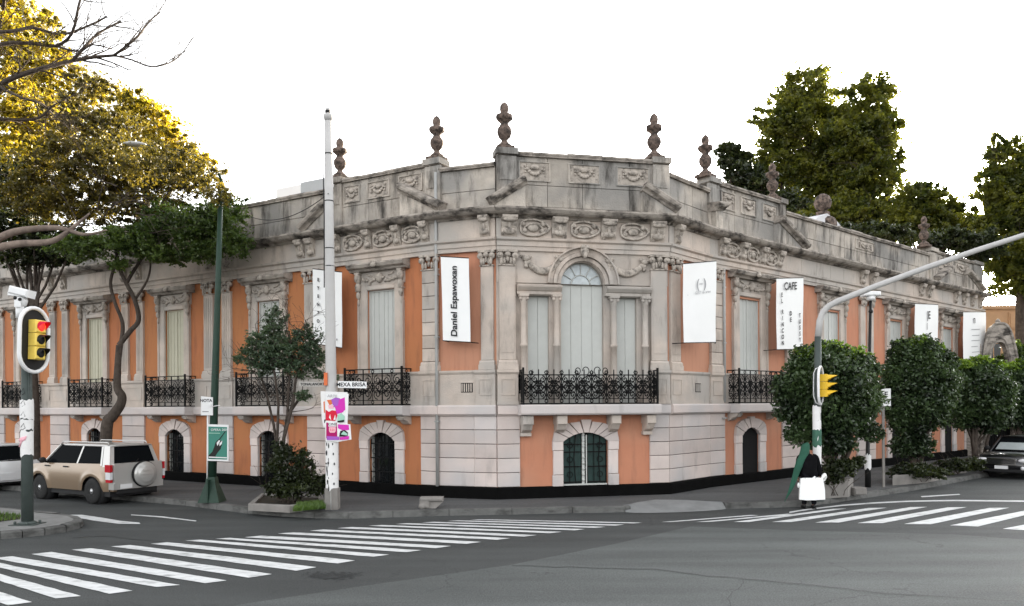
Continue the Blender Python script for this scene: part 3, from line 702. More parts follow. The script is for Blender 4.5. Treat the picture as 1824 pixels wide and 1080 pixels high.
# urns
def urn(fr, x, y, z, s=1.0, parent=bld):
    m = MB()
    m.box(-.24, .24, -.24, .24, 0, .10)
    m.lathe([(.22,.10),(.20,.16),(.12,.22),(.08,.28),(.09,.31),(.16,.38),(.205,.50),(.20,.60),(.13,.70),(.10,.76),(.15,.81),(.20,.86),(.225,.92),(.225,.985),(.15,1.01),(.10,1.03),(.105,1.07),(.125,1.14),(.12,1.22),(.085,1.29),(.03,1.34),(.001,1.35)], (0,0,0), 14)
    for k in range(8): a = k*math.pi/4; m.ell((.195*math.cos(a), .195*math.sin(a), .92), (.045,.045,.08), 6, 4)
    return put('urn', m, URNM, parent, fr.M @ T((x,y,z)) @ Matrix.Scale(s, 4))
urn(FL, FL.s(604), .1, Z_PHI+.05, .92); urn(FL, FL.s(777), .1, Z_PHI+.05, .92)
urn(FC, CX(902), .05, 9.45, .98); urn(FC, CX(1169), .05, 9.45, .98)
urn(FR, FR.s(1264), .1, Z_PHI+.15, .98); urn(FR, FR.s(1383), .1, Z_PHI+.10, .92); urn(FR, FR.s(1652), .1, Z_PHI+.05, 1.0)
# attic dormer with ball above the right wing
m = MB(); x = FR.s(1532)
m.prism([(x-1.9,9.1),(x+1.2,9.1),(x+1.0,9.45),(x+.3,9.8),(x-.5,10.0),(x-1.2,9.75),(x-1.8,9.4)], 1.0, 1.8, 'y'); m.mi = 1
m.ell((x-.2,1.0,9.7), (.5,.1,.25), 8, 5); m.ell((x+.4,.95,9.45), (.3,.1,.2), 8, 5); m.box(x-.45, x-.1, 1.1, 1.5, 9.9, 10.15); m.lathe([(.1,10.15),(.28,10.3),(.34,10.5),(.25,10.75),(.08,10.85)], (x-.28,1.3,0), 12)
put('dormer', m, [mat('dormer_plaster', (.6,.6,.62), .8, .1), URNM], bld, FR.M)
# roof boxes seen over the left parapet
m = MB(); a, b, c = [FL.s(p, -3.0) for p in (494, 538, 584)]; zt_ = FL.z(538, 328, -3.0)
m.box(a, b, 3.0, 4.6, Z_CT-.06, zt_); m.mi = 1; m.box(b+.003, c, 3.0, 4.6, Z_CT-.06, zt_+.06); put('roof_box', m, [mat('white_plaster',(.75,.75,.76),.8,.03), mat('grey_plaster',(.38,.4,.42),.8,.05)], bld, FL.M)

# ------------------------------------------------------------------ ground, road, pavement, markings
def asphalt(name, c, lines=True):
    m = mat(name, c, .82, .10, .35, .6, 90, spec=.35); N = m.node_tree.nodes; Lk = m.node_tree.links; b = N['Principled BSDF']
    src = b.inputs['Base Color'].links[0].from_socket
    tc = N.new('ShaderNodeTexCoord')
    def mul(src, fac):
        x = N.new('ShaderNodeVectorMath'); x.operation = 'SCALE'; Lk.new(src, x.inputs[0]); Lk.new(fac, x.inputs['Scale']); return x.outputs[0]
    n1 = N.new('ShaderNodeTexNoise'); n1.inputs['Scale'].default_value = 45; n1.inputs['Detail'].default_value = 3; Lk.new(tc.outputs['Object'], n1.inputs['Vector'])
    r1 = N.new('ShaderNodeMapRange'); r1.inputs[1].default_value = .3; r1.inputs[2].default_value = .7; r1.inputs[3].default_value = .62; r1.inputs[4].default_value = 1.40; Lk.new(n1.outputs['Fac'], r1.inputs[0]); src = mul(src, r1.outputs[0])
    mp = N.new('ShaderNodeMapping'); mp.inputs['Scale'].default_value = (.15, 1.2, 1); mp.inputs['Rotation'].default_value = (0, 0, -.25); Lk.new(tc.outputs['Object'], mp.inputs[0])
    n2 = N.new('ShaderNodeTexNoise'); n2.inputs['Scale'].default_value = 1.1; n2.inputs['Detail'].default_value = 5; Lk.new(mp.outputs[0], n2.inputs['Vector'])
    r2 = N.new('ShaderNodeMapRange'); r2.inputs[1].default_value = .35; r2.inputs[2].default_value = .7; r2.inputs[3].default_value = .78; r2.inputs[4].default_value = 1.18; Lk.new(n2.outputs['Fac'], r2.inputs[0]); src = mul(src, r2.outputs[0])
    if lines:   # fine cracks
        nw = N.new('ShaderNodeTexNoise'); nw.inputs['Scale'].default_value = 1.4; nw.inputs['Detail'].default_value = 6; Lk.new(tc.outputs['Object'], nw.inputs['Vector'])
        mw = N.new('ShaderNodeVectorMath'); mw.operation = 'MULTIPLY_ADD'; mw.inputs[1].default_value = (1.6, 1.6, 0); Lk.new(nw.outputs['Color'], mw.inputs[0]); Lk.new(tc.outputs['Object'], mw.inputs[2])
        vo = N.new('ShaderNodeTexVoronoi'); vo.feature = 'DISTANCE_TO_EDGE'; vo.inputs['Scale'].default_value = .22; Lk.new(mw.outputs[0], vo.inputs['Vector'])
        r3 = N.new('ShaderNodeMapRange'); r3.inputs[1].default_value = .0; r3.inputs[2].default_value = .004; r3.inputs[3].default_value = .6; r3.inputs[4].default_value = 1; Lk.new(vo.outputs['Distance'], r3.inputs[0])
        ng = N.new('ShaderNodeTexNoise'); ng.inputs['Scale'].default_value = .3; Lk.new(tc.outputs['Object'], ng.inputs['Vector'])
        rg = N.new('ShaderNodeMapRange'); rg.inputs[1].default_value = .5; rg.inputs[2].default_value = .6; Lk.new(ng.outputs['Fac'], rg.inputs[0])
        mm = N.new('ShaderNodeMath'); mm.operation = 'SUBTRACT'; mm.inputs[0].default_value = 1; Lk.new(rg.outputs[0], mm.inputs[1])
        mx = N.new('ShaderNodeMath'); mx.operation = 'MAXIMUM'; Lk.new(r3.outputs[0], mx.inputs[0]); Lk.new(mm.outputs[0], mx.inputs[1]); src = mul(src, mx.outputs[0])
    Lk.new(src, b.inputs['Base Color']); return m
ASPH = asphalt('asphalt_dark', (.050,.054,.054)); ASPL = asphalt('asphalt_worn', (.080,.087,.086))
PAVE = asphalt('pavement_cement', (.085,.087,.088)); KERB = mat('kerb_stone', (.13,.13,.125), .9, .25, 3, .8, 30, dark=(.03,.03,.028), dthr=.48, dstr=.7, dsc=(1,1,2))
CONC = mat('concrete', (.24,.225,.21), .9, .15, 3, .5, 30, dark=(.15,.14,.13), dthr=.56, dstr=.6)
CONCL = mat('concrete_pale', (.20,.205,.205), .9, .15, 2.5, .5, 40)
PAINT = mat('road_paint', (.60,.61,.61), .8, .12, 5, .2, 60, dark=(.13,.135,.135), dthr=.52, dsc=(1.2,3,1), dstr=.7)
SOIL = mat('soil', (.035,.03,.022), .95, .3, 8, .8, 30)
GRASSM = leaf_mat('grass_blades', (.05,.10,.02), (.12,.20,.04), .3)
m = MB(); m.quad((-260,-60,0),(260,-60,0),(260,420,0),(-260,420,0)); tag(put('road', m, ASPH), kind='structure')
# newer lighter surface of the crossing
m = MB(); pts = [gr(x, y, .004) for x, y in ((-900,1400),(420,1078),(640,1045),(912,1006),(1100,968),(1230,938),(1420,945),(1700,952),(2200,990),(2900,1400))]
m.poly(pts); tag(put('road_surface', m, ASPL), kind='structure')
# far right street surface
uL, uR = FL.u.copy(), FR.u.copy()
kb = [gr(x, y) for x, y in ((330,901),(385,908),(440,915),(500,920),(560,923.5),(620,924.5),(700,922),(800,919),(912,917),(1020,914.5),(1114,913),(1124,912.8),(1150,912.4),(1200,911),(1250,908.8),(1282,907.2),(1292,906.8),(1372,905),(1427,903),(1480,897),(1532,889),(1612,877),(1672,866),(1732,854))]
kb = [kb[0] - uL*28] + kb + [kb[-1] + uR*60]
far = [PR + uR*46, PR - Vector((.5, 0, 0)) , P4 + FR.n*.1, P3 + FC.n*.1, P2 + FC.n*.1, P1 + FL.n*.1, PL + FL.n*.1 - uL*6]
def offs(p, q, d):   # inward offset direction for the kerb strip
    e = (q-p).normalized(); return Vector((-e.y, e.x, 0))*d
inner = []
for i, p in enumerate(kb):
    a = kb[max(i-1,0)]; b = kb[min(i+1,len(kb)-1)]; px_ = 912 + F*p.x/p.y; inner.append(p + offs(a, b, .16 + (.95*math.sin(math.pi*(px_-1118)/171) if 1119 < px_ < 1288 else 0)))
m = MB(); n = len(kb); rgk = random.Random(4)
for i in range(n-1):
    L_ = (kb[i+1]-kb[i]).length; k = max(1, min(40, int(L_/.9)))
    if 1118 < 912 + F*(kb[i].x+kb[i+1].x)/(kb[i].y+kb[i+1].y) < 1289: continue
    for j in range(k):
        a, b = kb[i].lerp(kb[i+1], j/k), kb[i].lerp(kb[i+1], (j+1)/k); c, d = inner[i].lerp(inner[i+1], j/k), inner[i].lerp(inner[i+1], (j+1)/k)
        h = .145 + rgk.uniform(-.008,.006); e = (b-a).normalized()*.006
        f0 = a + offs(a, b, .02); f1 = b + offs(a, b, .02)
        m.add([(*(a+e).xy,-.02),(*(b-e).xy,-.02),(*(f1-e).xy,h),(*(f0+e).xy,h),(*(d-e).xy,h+.005),(*(c+e).xy,h+.005)], [(0,1,2,3),(3,2,4,5),(0,3,5),(1,4,2)], False)
tag(put('kerb', m, KERB), kind='structure')
m = MB(); m.poly([(p.x, p.y, .148) for p in inner] + [(p.x, p.y, .148) for p in far]); tag(put('pavement', m, PAVE), kind='structure')
m = MB(); cols_ = []; ib = [inner[i] for i, p in enumerate(kb) if 1110 < 912+F*p.x/p.y < 1300 and i]; kf = [p for p in kb if 1110 < 912+F*p.x/p.y < 1300]
for i in range(25):      # dropped kerb ramp of pale cement
    t = i/24*(len(ib)-1); j = min(int(t), len(ib)-2); q = t-j; A = ib[j].lerp(ib[j+1], q); B = kf[j].lerp(kf[j+1], q); e = (B-A); A = A - e.normalized()*.05; B = B + e.normalized()*(.04+.22*math.sin(math.pi*i/24))
    cols_.append([(A.x, A.y, .156), tuple(A.lerp(B, .5).xy) + (.10,), (B.x, B.y, .010)])
for i in range(24):
    A, B = cols_[i], cols_[i+1]; m.add(A+B, [(1,4,3,0),(2,5,4,1)], True)
tag(put('kerb_ramp', m, CONCL), kind='structure')
# traffic island at the left
isl = [(-420,1012),(-120,975),(0,961),(40,958),(80,954),(118,948),(143,941),(149,936),(140,930),(110,925),(70,921),(38,917),(-60,907),(-300,893)]
ip = [gr(x, y) for x, y in isl]; top = [p*1.0 for p in ip]; cx_ = sum((p for p in ip), Vector())/len(ip)
m = MB()
for i in range(len(ip)):
    a, b = ip[i], ip[(i+1)%len(ip)]; e = (b-a).normalized()*.008
    ia, ib = a + (cx_-a).normalized()*.22, b + (cx_-b).normalized()*.22
    h = .15 + rgk.uniform(-.01,.008)
    m.add([(*(a+e).xy,-.02),(*(b-e).xy,-.02),(*(b-e).xy,h-.02),(*(a+e).xy,h-.02),(*(b-e+(ib-b)*.15).xy,h),(*(a+e+(ia-a)*.15).xy,h),(*(ib-e).xy,h+.002),(*(ia+e).xy,h+.002)], [(0,1,2,3),(3,2,4,5),(5,4,6,7)], False)
tag(put('kerb', m, KERB), kind='structure')
m = MB(); m.poly([(*(p + (cx_-p).normalized()*.2).xy, .147) for p in ip]); tag(put('pavement', m, mat('island_cement', (.22,.22,.215), .9, .2, 3, .5, 40)), kind='structure')
def blades(name, polypx, n, h, z, seed, lbl=None):
    rg = np.random.default_rng(seed); P = [gr(x, y, z) for x, y in polypx]
    X = np.array([p.x for p in P]); Y = np.array([p.y for p in P]); out = []
    def inside(x, y):
        c = False; j = len(X)-1
        for i in range(len(X)):
            if (Y[i] > y) != (Y[j] > y) and x < (X[j]-X[i])*(y-Y[i])/(Y[j]-Y[i])+X[i]: c = not c
            j = i
        return c
    v = []; f = []
    while len(f) < n:
        x, y = rg.uniform(X.min(), X.max()), rg.uniform(Y.min(), Y.max())
        if not inside(x, y): continue
        a = rg.uniform(0, 6.28); w_ = .012; hh = h*rg.uniform(.5,1.2); k = len(v); lx, ly = rg.normal(0, .3, 2)*hh
        v += [(x-w_*math.cos(a), y-w_*math.sin(a), z-.01), (x+w_*math.cos(a), y+w_*math.sin(a), z-.01), (x+lx, y+ly, z+hh)]; f.append((k, k+1, k+2))
    mm = MB(); mm.add(v, f, False); mm2 = MB()
    o = put(name, mm, GRASSM); tag(o, lbl, 'grass', kind='stuff'); return o
m = MB(); gp = [(-420,900),(-60,909),(36,918),(36,925),(-20,932),(-200,955),(-420,985)]; m.poly([(*gr(x, y, .15).xy, .155) for x, y in gp]); tag(put('soil', m, SOIL), kind='structure')
blades('grass', gp, 9000, .09, .155, 3, 'bright green mown grass on the traffic island at the left edge')
# painted markings
def pq(name, quads, z=.009, mt=PAINT):
    m = MB()
    for q in quads:
        m.poly([tuple(gr(x, y, z)) for x, y in q])
    return tag(put(name, m, mt), kind='structure')
bars = []   # left crossing: (left end centre), (right end centre) in the photograph
Lend = [(-165,1043),(-118,1026),(-60,1012),(-35,1000),(5,993.5),(74,986),(145,978.8),(215,973),(283,968.3),(343,963),(396,959.8),(450,956.5),(508,950.3),(564,945.3),(614,940.6),(668,936.8),(716,933.6),(762,931),(806,928.4),(846,926.3),(884,924.6)]
Rend = [(-60,1098),(35,1077),(122,1065),(216,1056),(300,1045),(385,1037.5),(464,1027),(546,1014.5),(617,1002),(679,991),(737,983),(790,975.5),(844,968),(897,961),(945,955.5),(990,949.5),(1033,944.6),(1070,940.2),(1104,936.2),(1136,932.4),(1166,929.6)]
for i in range(len(Lend)-1):
    l0, r0, l1, r1 = [gr(*p) for p in (Lend[i], Rend[i], Lend[i+1], Rend[i+1])]
    a, b = (l1-l0)*.24, (r1-r0)*.24; e = (r0-l0).normalized()
    bars.append([l0-a, r0-b, r0+b, l0+a])
m = MB(); rgb_ = random.Random(2)
for q in bars:      # slightly worn wavering edges
    n = 14; A = [q[0].lerp(q[1], i/n) for i in range(n+1)]; B = [q[3].lerp(q[2], i/n) for i in range(n+1)]
    w1 = [rgb_.uniform(-.014,.014) for _ in A]; w2 = [rgb_.uniform(-.014,.014) for _ in A]
    for i in range(n):
        m.poly([(A[i].x, A[i].y+w1[i], .009), (A[i+1].x, A[i+1].y+w1[i+1], .009), (B[i+1].x, B[i+1].y+w2[i+1], .009), (B[i].x, B[i].y+w2[i], .009)])
tag(put('road_marking', m, PAINT), kind='structure')
rb = [((1178,930),(1338,917.5),(1352,918),(1196,930)),((1240,930),(1402,915.5),(1420,916),(1262,930)),((1306,930),(1484,906.5),(1508,906),(1334,930)),((1375,930),(1548,905),(1580,904.5),(1410,930)),
      ((1452,931),(1622,903.5),(1652,903),(1494,931)),((1527,932),(1688,904),(1722,903.5),(1572,932)),((1610,933.5),(1762,905),(1798,904.5),(1658,934)),((1692,936),(1824,910),(1866,908),(1742,938)),((1786,942),(1930,915),(1980,914),(1850,946)),((1890,950),(2050,920),(2110,918),(1960,955))]
pq('road_marking', rb)
ln = [(1406,914),(1440,908.5),(1500,901.5),(1560,897),(1620,894.2),(1700,892.8),(1824,894),(2000,900)]
pq('road_marking', [(ln[i], (ln[i][0], ln[i][1]-2.2), (ln[i+1][0], ln[i+1][1]-2.2), ln[i+1]) for i in range(len(ln)-1)])
pq('road_marking', [((112,917.5),(145,917),(180,922),(215,928),(248,931),(250,933.5),(210,933),(170,928)), ((234,916.6),(290,920),(350,927.5),(349,929),(288,922),(233,918)), ((1640,884),(1708,880),(1711,881.4),(1642,886))])
# patch of grit and a tar seam
def jag(P, amp=1.0, k=5, rg=random.Random(14)):
    out = []
    for i in range(len(P)-1):
        for j in range(k):
            t = j/k; out.append((P[i][0]+(P[i+1][0]-P[i][0])*t + rg.uniform(-2,2), P[i][1]+(P[i+1][1]-P[i][1])*t + rg.uniform(-amp,amp)))
    return out + [P[-1]]
gm = MB(); rgg = random.Random(3)
for k in range(260):
    x = rgg.gauss(592, 24); y = rgg.gauss(1026, 3.2); p = gr(x, y, .007); a = rgg.uniform(.01,.045); gm.poly([(p.x-a,p.y,.007+k*1e-6),(p.x,p.y-a*.7,.007+k*1e-6),(p.x+a,p.y,.007+k*1e-6),(p.x,p.y+a*.7,.007+k*1e-6)])
tag(put('loose_grit', gm, mat('grit', (.032,.034,.034), .9, 0)), 'patch of dark loose grit on the road beside the left crossing', 'grit', kind='stuff')
m = MB(); sp_ = [(130,958),(190,955),(230,960),(290,966),(330,975),(380,983),(430,985)]
sp_ = jag(sp_)
for i in range(len(sp_)-1): m.poly([tuple(gr(*p, .006)) for p in (sp_[i], (sp_[i][0], sp_[i][1]-.8), (sp_[i+1][0], sp_[i+1][1]-.8), sp_[i+1])])
sp_ = [(912,1008),(1040,1011),(1170,1015),(1260,1026),(1330,1032),(1400,1038),(1480,1046),(1560,1056),(1680,1064),(1830,1072)]
sp_ = jag(sp_)
for i in range(len(sp_)-1): m.poly([tuple(gr(*p, .012)) for p in (sp_[i], (sp_[i][0], sp_[i][1]-.55), (sp_[i+1][0], sp_[i+1][1]-.6), sp_[i+1])])
sp_ = [(1325,1033),(1318,1046),(1305,1054),(1296,1066),(1300,1082)]
sp_ = jag(sp_)
for i in range(len(sp_)-1): m.poly([tuple(gr(*p, .013)) for p in (sp_[i], (sp_[i][0]+1.1, sp_[i][1]), (sp_[i+1][0]+1.1, sp_[i+1][1]), sp_[i+1])])
tag(put('road_crack', m, mat('crack_tar', (.035,.037,.037), .8, 0)), kind='structure')

# ------------------------------------------------------------------ foliage and trees
def leaves(blobs, n, size, seed, flat=.0, clump=.30, kcl=None, up=.3, cpl=60, sct=.15, rough=.20):
    """blobs: (centre, (rx,ry,rz)); returns vertex array of n leaf quads gathered in clumps"""
    rg = np.random.default_rng(seed); vol = np.array([b[1][0]*b[1][1]*b[1][2] for b in blobs])**.72; cnt = (vol/vol.sum()*n).astype(int)
    P = []
    for (c, r), k in zip(blobs, cnt):
        r = np.array(r); nc = max(20, int(k/cpl))
        d = rg.normal(size=(nc,3)); d /= np.linalg.norm(d, axis=1)[:,None]; rad = rg.uniform(.12,1,nc)**.40
        cc_ = d*rad[:,None]*.93; ids = rg.integers(0, nc, k); sc = rg.uniform(.5,1.3,nc)*clump*.55
        o = rg.normal(size=(k,3)); o /= np.linalg.norm(o, axis=1)[:,None]; o *= (rg.uniform(0,1,k)**.5)[:,None]*sc[ids][:,None]; o[:,2] *= .7
        m_ = r.mean(); rel = np.minimum(1, m_/r)
        p_ = cc_[ids] + o*rel*1.1
        ns = int(k*sct); q = rg.normal(size=(ns,3)); q /= np.linalg.norm(q, axis=1)[:,None]; p_[:ns] = q*(rg.uniform(0,1.12,ns)**.45)[:,None]
        ph = rg.uniform(0, 6.28, (6,)); dn = p_/(np.linalg.norm(p_, axis=1)[:,None]+1e-6)
        w_ = np.sin(dn[:,0]*5+ph[0])*np.sin(dn[:,2]*6+ph[1]) + .7*np.sin(dn[:,1]*7+ph[2])*np.sin(dn[:,2]*9+dn[:,0]*8+ph[3]) + .5*np.sin(dn[:,0]*15+ph[4])*np.sin(dn[:,2]*14+ph[5])
        p_ = p_*(1 + rough*w_)[:,None]
        P.append(np.array(c) + p_*r)
    P = np.concatenate(P); k = len(P); nrm = rg.normal(size=(k,3)); nrm[:,2] += up*2; nrm /= np.linalg.norm(nrm, axis=1)[:,None]
    a = np.cross(nrm, rg.normal(size=(k,3))); a /= np.linalg.norm(a, axis=1)[:,None]; b = np.cross(nrm, a)
    s = size*rg.uniform(.55,1.3,k)[:,None]
    V = np.stack([P-a*s, P+b*s*.5+nrm*s*.12, P+a*s, P-b*s*.5+nrm*s*.12], 1).reshape(-1,3)
    return V
def leafmesh(name, V, mt, parent=None, M=None):
    n = len(V)//4; me = bpy.data.meshes.new(name); Mi = (M or (WM[parent.name] if parent else Matrix.Identity(4)))
    inv = np.array(Mi.inverted()); V = V @ inv[:3,:3].T + inv[:3,3]
    me.vertices.add(len(V)); me.vertices.foreach_set('co', V.astype(np.float32).ravel())
    me.loops.add(4*n); me.loops.foreach_set('vertex_index', np.arange(4*n, dtype=np.int32))
    me.polygons.add(n); me.polygons.foreach_set('loop_start', np.arange(0, 4*n, 4, dtype=np.int32)); me.polygons.foreach_set('loop_total', np.full(n, 4, dtype=np.int32))
    me.update(calc_edges=True); me.materials.append(mt)
    return finish(bpy.data.objects.new(name, me), parent, Mi)
BARK = mat('bark', (.07,.055,.045), .95, .35, 6, 1., 20, dark=(.02,.016,.013), dthr=.5, dsc=(3,3,.6)); BARKP = mat('bark_pale', (.22,.17,.14), .9, .3, 6, .8, 20, dark=(.06,.045,.04), dthr=.5)
def sm(P, k=5):      # Catmull-Rom resampling
    P = [Vector(p) for p in P]; out = []
    for i in range(len(P)-1):
        p0, p1, p2, p3 = P[max(i-1,0)], P[i], P[i+1], P[min(i+2,len(P)-1)]
        for j in range(k):
            t = j/k; out.append(.5*((2*p1) + (p2-p0)*t + (2*p0-5*p1+4*p2-p3)*t*t + (3*p1-p0-3*p2+p3)*t**3))
    return out + [P[-1]]
def grow(mb, p, d, L, r, depth, rg, spread=.6, nseg=5, kidsn=3, droop=0., minr=.006, shrink=.66):
    pts = [p.copy()]; q = p.copy(); dd = d.normalized()
    for i in range(nseg):
        dd = (dd + Vector((rg.gauss(0,.16), rg.gauss(0,.16), rg.gauss(0,.12)-droop))).normalized(); q = q + dd*(L/nseg); pts.append(q.copy())
    rs = [max(minr*.5, r*(1-.55*i/nseg)) for i in range(nseg+1)]
    mb.tube(pts, rs, 5 if depth < 2 else 7, False)
    if depth <= 0: return
    for k in range(kidsn):
        i = rg.randint(max(1, nseg//2), nseg) if k else nseg
        a = Vector((rg.gauss(0,1), rg.gauss(0,1), rg.gauss(.15,.7))).normalized(); nd = (dd*(1-spread*.5) + a*spread).normalized()
        grow(mb, pts[i], nd, L*shrink*rg.uniform(.8,1.2), rs[i]*.68, depth-1, rg, spread, nseg, kidsn, droop, minr, shrink)
def pblob(x, y, rx, ry, Y, dep=1.0): # ellipse of the photograph at depth Y
    c = at(x, y, Y); k = Y/F; return (tuple(c), (rx*k, rx*k*dep if isinstance(dep, float) else dep, ry*k))
def tree(name, base, Y, blobs, n, size, mt, label, group=None, trunk=None, tr=.2, seed=1, br=True, clump=.30, bark=None, up=.3, kcl=None, limbs=5, cat='tree', cpl=60, sct=.15, rough=.2):
    root = empty(name, base, 0, label, cat, group); rg = random.Random(seed); m = MB()
    tops = [Vector(b[0]) for b in blobs]; ctr = sum(tops, Vector())/len(tops)
    pts = trunk or [Vector(base), Vector(base).lerp(ctr, .35)+Vector((rg.uniform(-.1,.1),0,0)), Vector(base).lerp(ctr, .7)]
    q_ = sm(pts); k = len(q_); m.tube(q_, [tr*(1.25-.7*i/k + (.25 if i < 2 else 0)) for i in range(k)], 10)
    for b in blobs[:limbs*3]:
        c = Vector(b[0]); s = pts[-1] if c.z > pts[-1].z else pts[-2]
        mid = s.lerp(c, .5) + Vector((rg.gauss(0,.1), rg.gauss(0,.1), -.05))*(c-s).length*.4
        m.tube([s, mid, c], [tr*.42, tr*.3, tr*.14], 6, False)
        if br:
            for _ in range(3): grow(m, mid.lerp(c, rg.random()), Vector((rg.gauss(0,1), rg.gauss(0,1), rg.uniform(-.2,1))), max(b[1])*.8, tr*.14, 2, rg, .6)
    inv = WM[root.name].inverted(); m.v = [tuple(inv @ Vector(v)) for v in m.v]
    put('trunk', m, bark or BARK, root, WM[root.name])
    leafmesh('crown', leaves(blobs, n, size, seed, clump=clump, up=up, kcl=kcl, cpl=cpl, sct=sct, rough=rough), mt, root)
    return root
L_FIC = leaf_mat('leaf_ficus', (.011,.021,.010), (.07,.115,.042), .2)
L_TIP = leaf_mat('leaf_pale_green', (.08,.16,.02), (.20,.30,.04), .4)
L_DK = leaf_mat('leaf_dark', (.012,.020,.009), (.045,.06,.018), .35)
L_OLIVE = leaf_mat('leaf_olive', (.045,.065,.016), (.17,.18,.035), .6)
L_GOLD = leaf_mat('leaf_gold', (.10,.095,.015), (.38,.30,.03), .55)
L_BROWN = leaf_mat('leaf_brown', (.045,.042,.012), (.15,.125,.028), .45)
L_GRN = leaf_mat('leaf_green', (.03,.06,.014), (.12,.18,.045), .4)
L_SOFT = leaf_mat('leaf_soft', (.03,.055,.032), (.10,.15,.085), .3)
# right-hand clipped street trees
for i, (cx0, cy0, rx, ry, Y, by, lab) in enumerate(((1479,698,94,86,21.2,None,'widest clipped dark ficus, right behind the yellow signal and the walking person'),(1636,694,70,90,25.5,None,'tall domed ficus with bright green tips between the first ficus and the parked car'),
        (1745,704,62,66,29.0,None,'rounded ficus on bare forked stems just behind the parked black car'),(1822,704,50,62,33.5,None,'farthest ficus with a light green top, cut by the right edge'))):
    b = at(cx0 + (5 if i == 0 else -4), 800, Y); b.z = .15; rg = random.Random(i+3)
    bl_ = [pblob(cx0, cy0, rx*.90, ry*.88, Y)]
    for k in range(13):
        a = k*2*math.pi/13 + .3; q = rg.uniform(.58,.80); s_ = rg.uniform(.30,.42); bl_.append(pblob(cx0+rx*q*math.cos(a), cy0+ry*q*math.sin(a), rx*s_, ry*s_*.95, Y))
    if i == 0: bl_ += [pblob(1420,775,26,20,Y), pblob(1550,770,26,18,Y), pblob(1480,790,45,22,Y)]
    if i == 1: bl_ += [pblob(1625,795,38,22,Y), pblob(1640,625,35,28,Y)]
    trs = [b, b + Vector((-.1,0,.8)), Vector(bl_[0][0]) - Vector((.1,0,.5))]
    t_ = tree('street_tree', b, Y, bl_, 62000 if i < 2 else 36000, .062 if i < 2 else .07, L_FIC, lab, 'clipped ficus trees along the right pavement', trunk=trs, tr=.11, seed=20+i, br=False, clump=.30, cpl=30, sct=.3, rough=.10, limbs=2, up=.5)
    cap = [pblob(cx0+rx*u, cy0-ry*v, rx*.30, ry*.15, Y) for u, v in (((.0,.92),(-.4,.80),(.42,.80)) if i != 1 else ((.0,.92),(-.3,.85),(.35,.82),(.1,.7)))]
    leafmesh('top_leaves', leaves(cap, 3800 if i else 2600, .055 if i < 2 else .065, 120+i, cpl=25, sct=.4), L_TIP, t_)  # paler green leaves over the top of the crown
    m = MB()
    for k in range(5):
        e = Vector(bl_[0][0]) + Vector((rg.uniform(-1,1)*rx*.5*Y/F, rg.uniform(-.4,.4), -ry*.3*Y/F)); m.tube([b + Vector((rg.uniform(-.12,.12), rg.uniform(-.1,.1), 0)), b.lerp(e, .5) + Vector((rg.uniform(-.15,.15),0,0)), e], [.06,.05,.03], 6)
    inv = WM[t_.name].inverted(); m.v = [tuple(inv @ Vector(v)) for v in m.v]; put('stem', m, BARK, t_, WM[t_.name])
# big trees beyond the right wing
def bt(name, spec, Y, n, size, mt, lab, seed, px, tr=.45, **k):
    b = at(px, 700, Y); b.z = 0; return tree(name, b, Y, [pblob(*s, Y) for s in spec], n, size, mt, lab, 'trees behind the mansion', tr=tr, seed=seed, br=k.pop('br', True), cpl=120, sct=.16, rough=.24, **k)
bt('broadleaf_tree', [(1438,165,52,50),(1395,215,52,55),(1445,240,70,70),(1378,290,48,48),(1440,330,75,55),(1500,300,60,60),(1350,340,30,30)], 50, 100000, .115, L_OLIVE, 'tall tree with a high domed crown above the right roof, darker left half', 31, 1450)
bt('broadleaf_tree', [(1545,185,48,50),(1530,250,60,60),(1575,230,34,48),(1590,290,22,36),(1550,320,55,55),(1530,390,75,40),(1470,395,75,35)], 47, 100000, .115, L_OLIVE, 'tall tree with sunlit golden right side above the right roof', 32, 1540)
bt('broadleaf_tree', [(1297,275,24,24),(1312,300,28,30),(1340,330,40,30),(1380,365,50,25)], 42, 30000, .12, L_DK, 'small dark tree peeping up right of the urn on the right parapet', 33, 1320, tr=.25)
bt('broadleaf_tree', [(1630,360,38,40),(1608,400,40,40),(1670,355,22,28),(1694,375,28,25),(1660,405,50,35),(1720,405,34,34)], 44, 60000, .105, L_OLIVE, 'loose low tree with golden tips filling the gap over the far parapet', 34, 1650, tr=.25)
bt('broadleaf_tree', [(1796,290,46,50),(1775,335,38,45),(1812,370,58,60),(1790,440,52,60),(1826,480,60,55),(1760,400,26,30),(1880,300,60,70),(1890,420,60,80)], 40, 100000, .10, L_OLIVE, 'large tree cut by the right edge, brownish crown catching gold light', 35, 1822, tr=.35)
bt('broadleaf_tree', [(1480,420,60,18),(1560,420,60,20),(1420,400,40,14),(1750,440,40,26),(1690,430,50,22)], 38, 40000, .10, L_DK, 'dark low greenery showing just above the right parapet', 36, 1600, tr=.2, br=False)
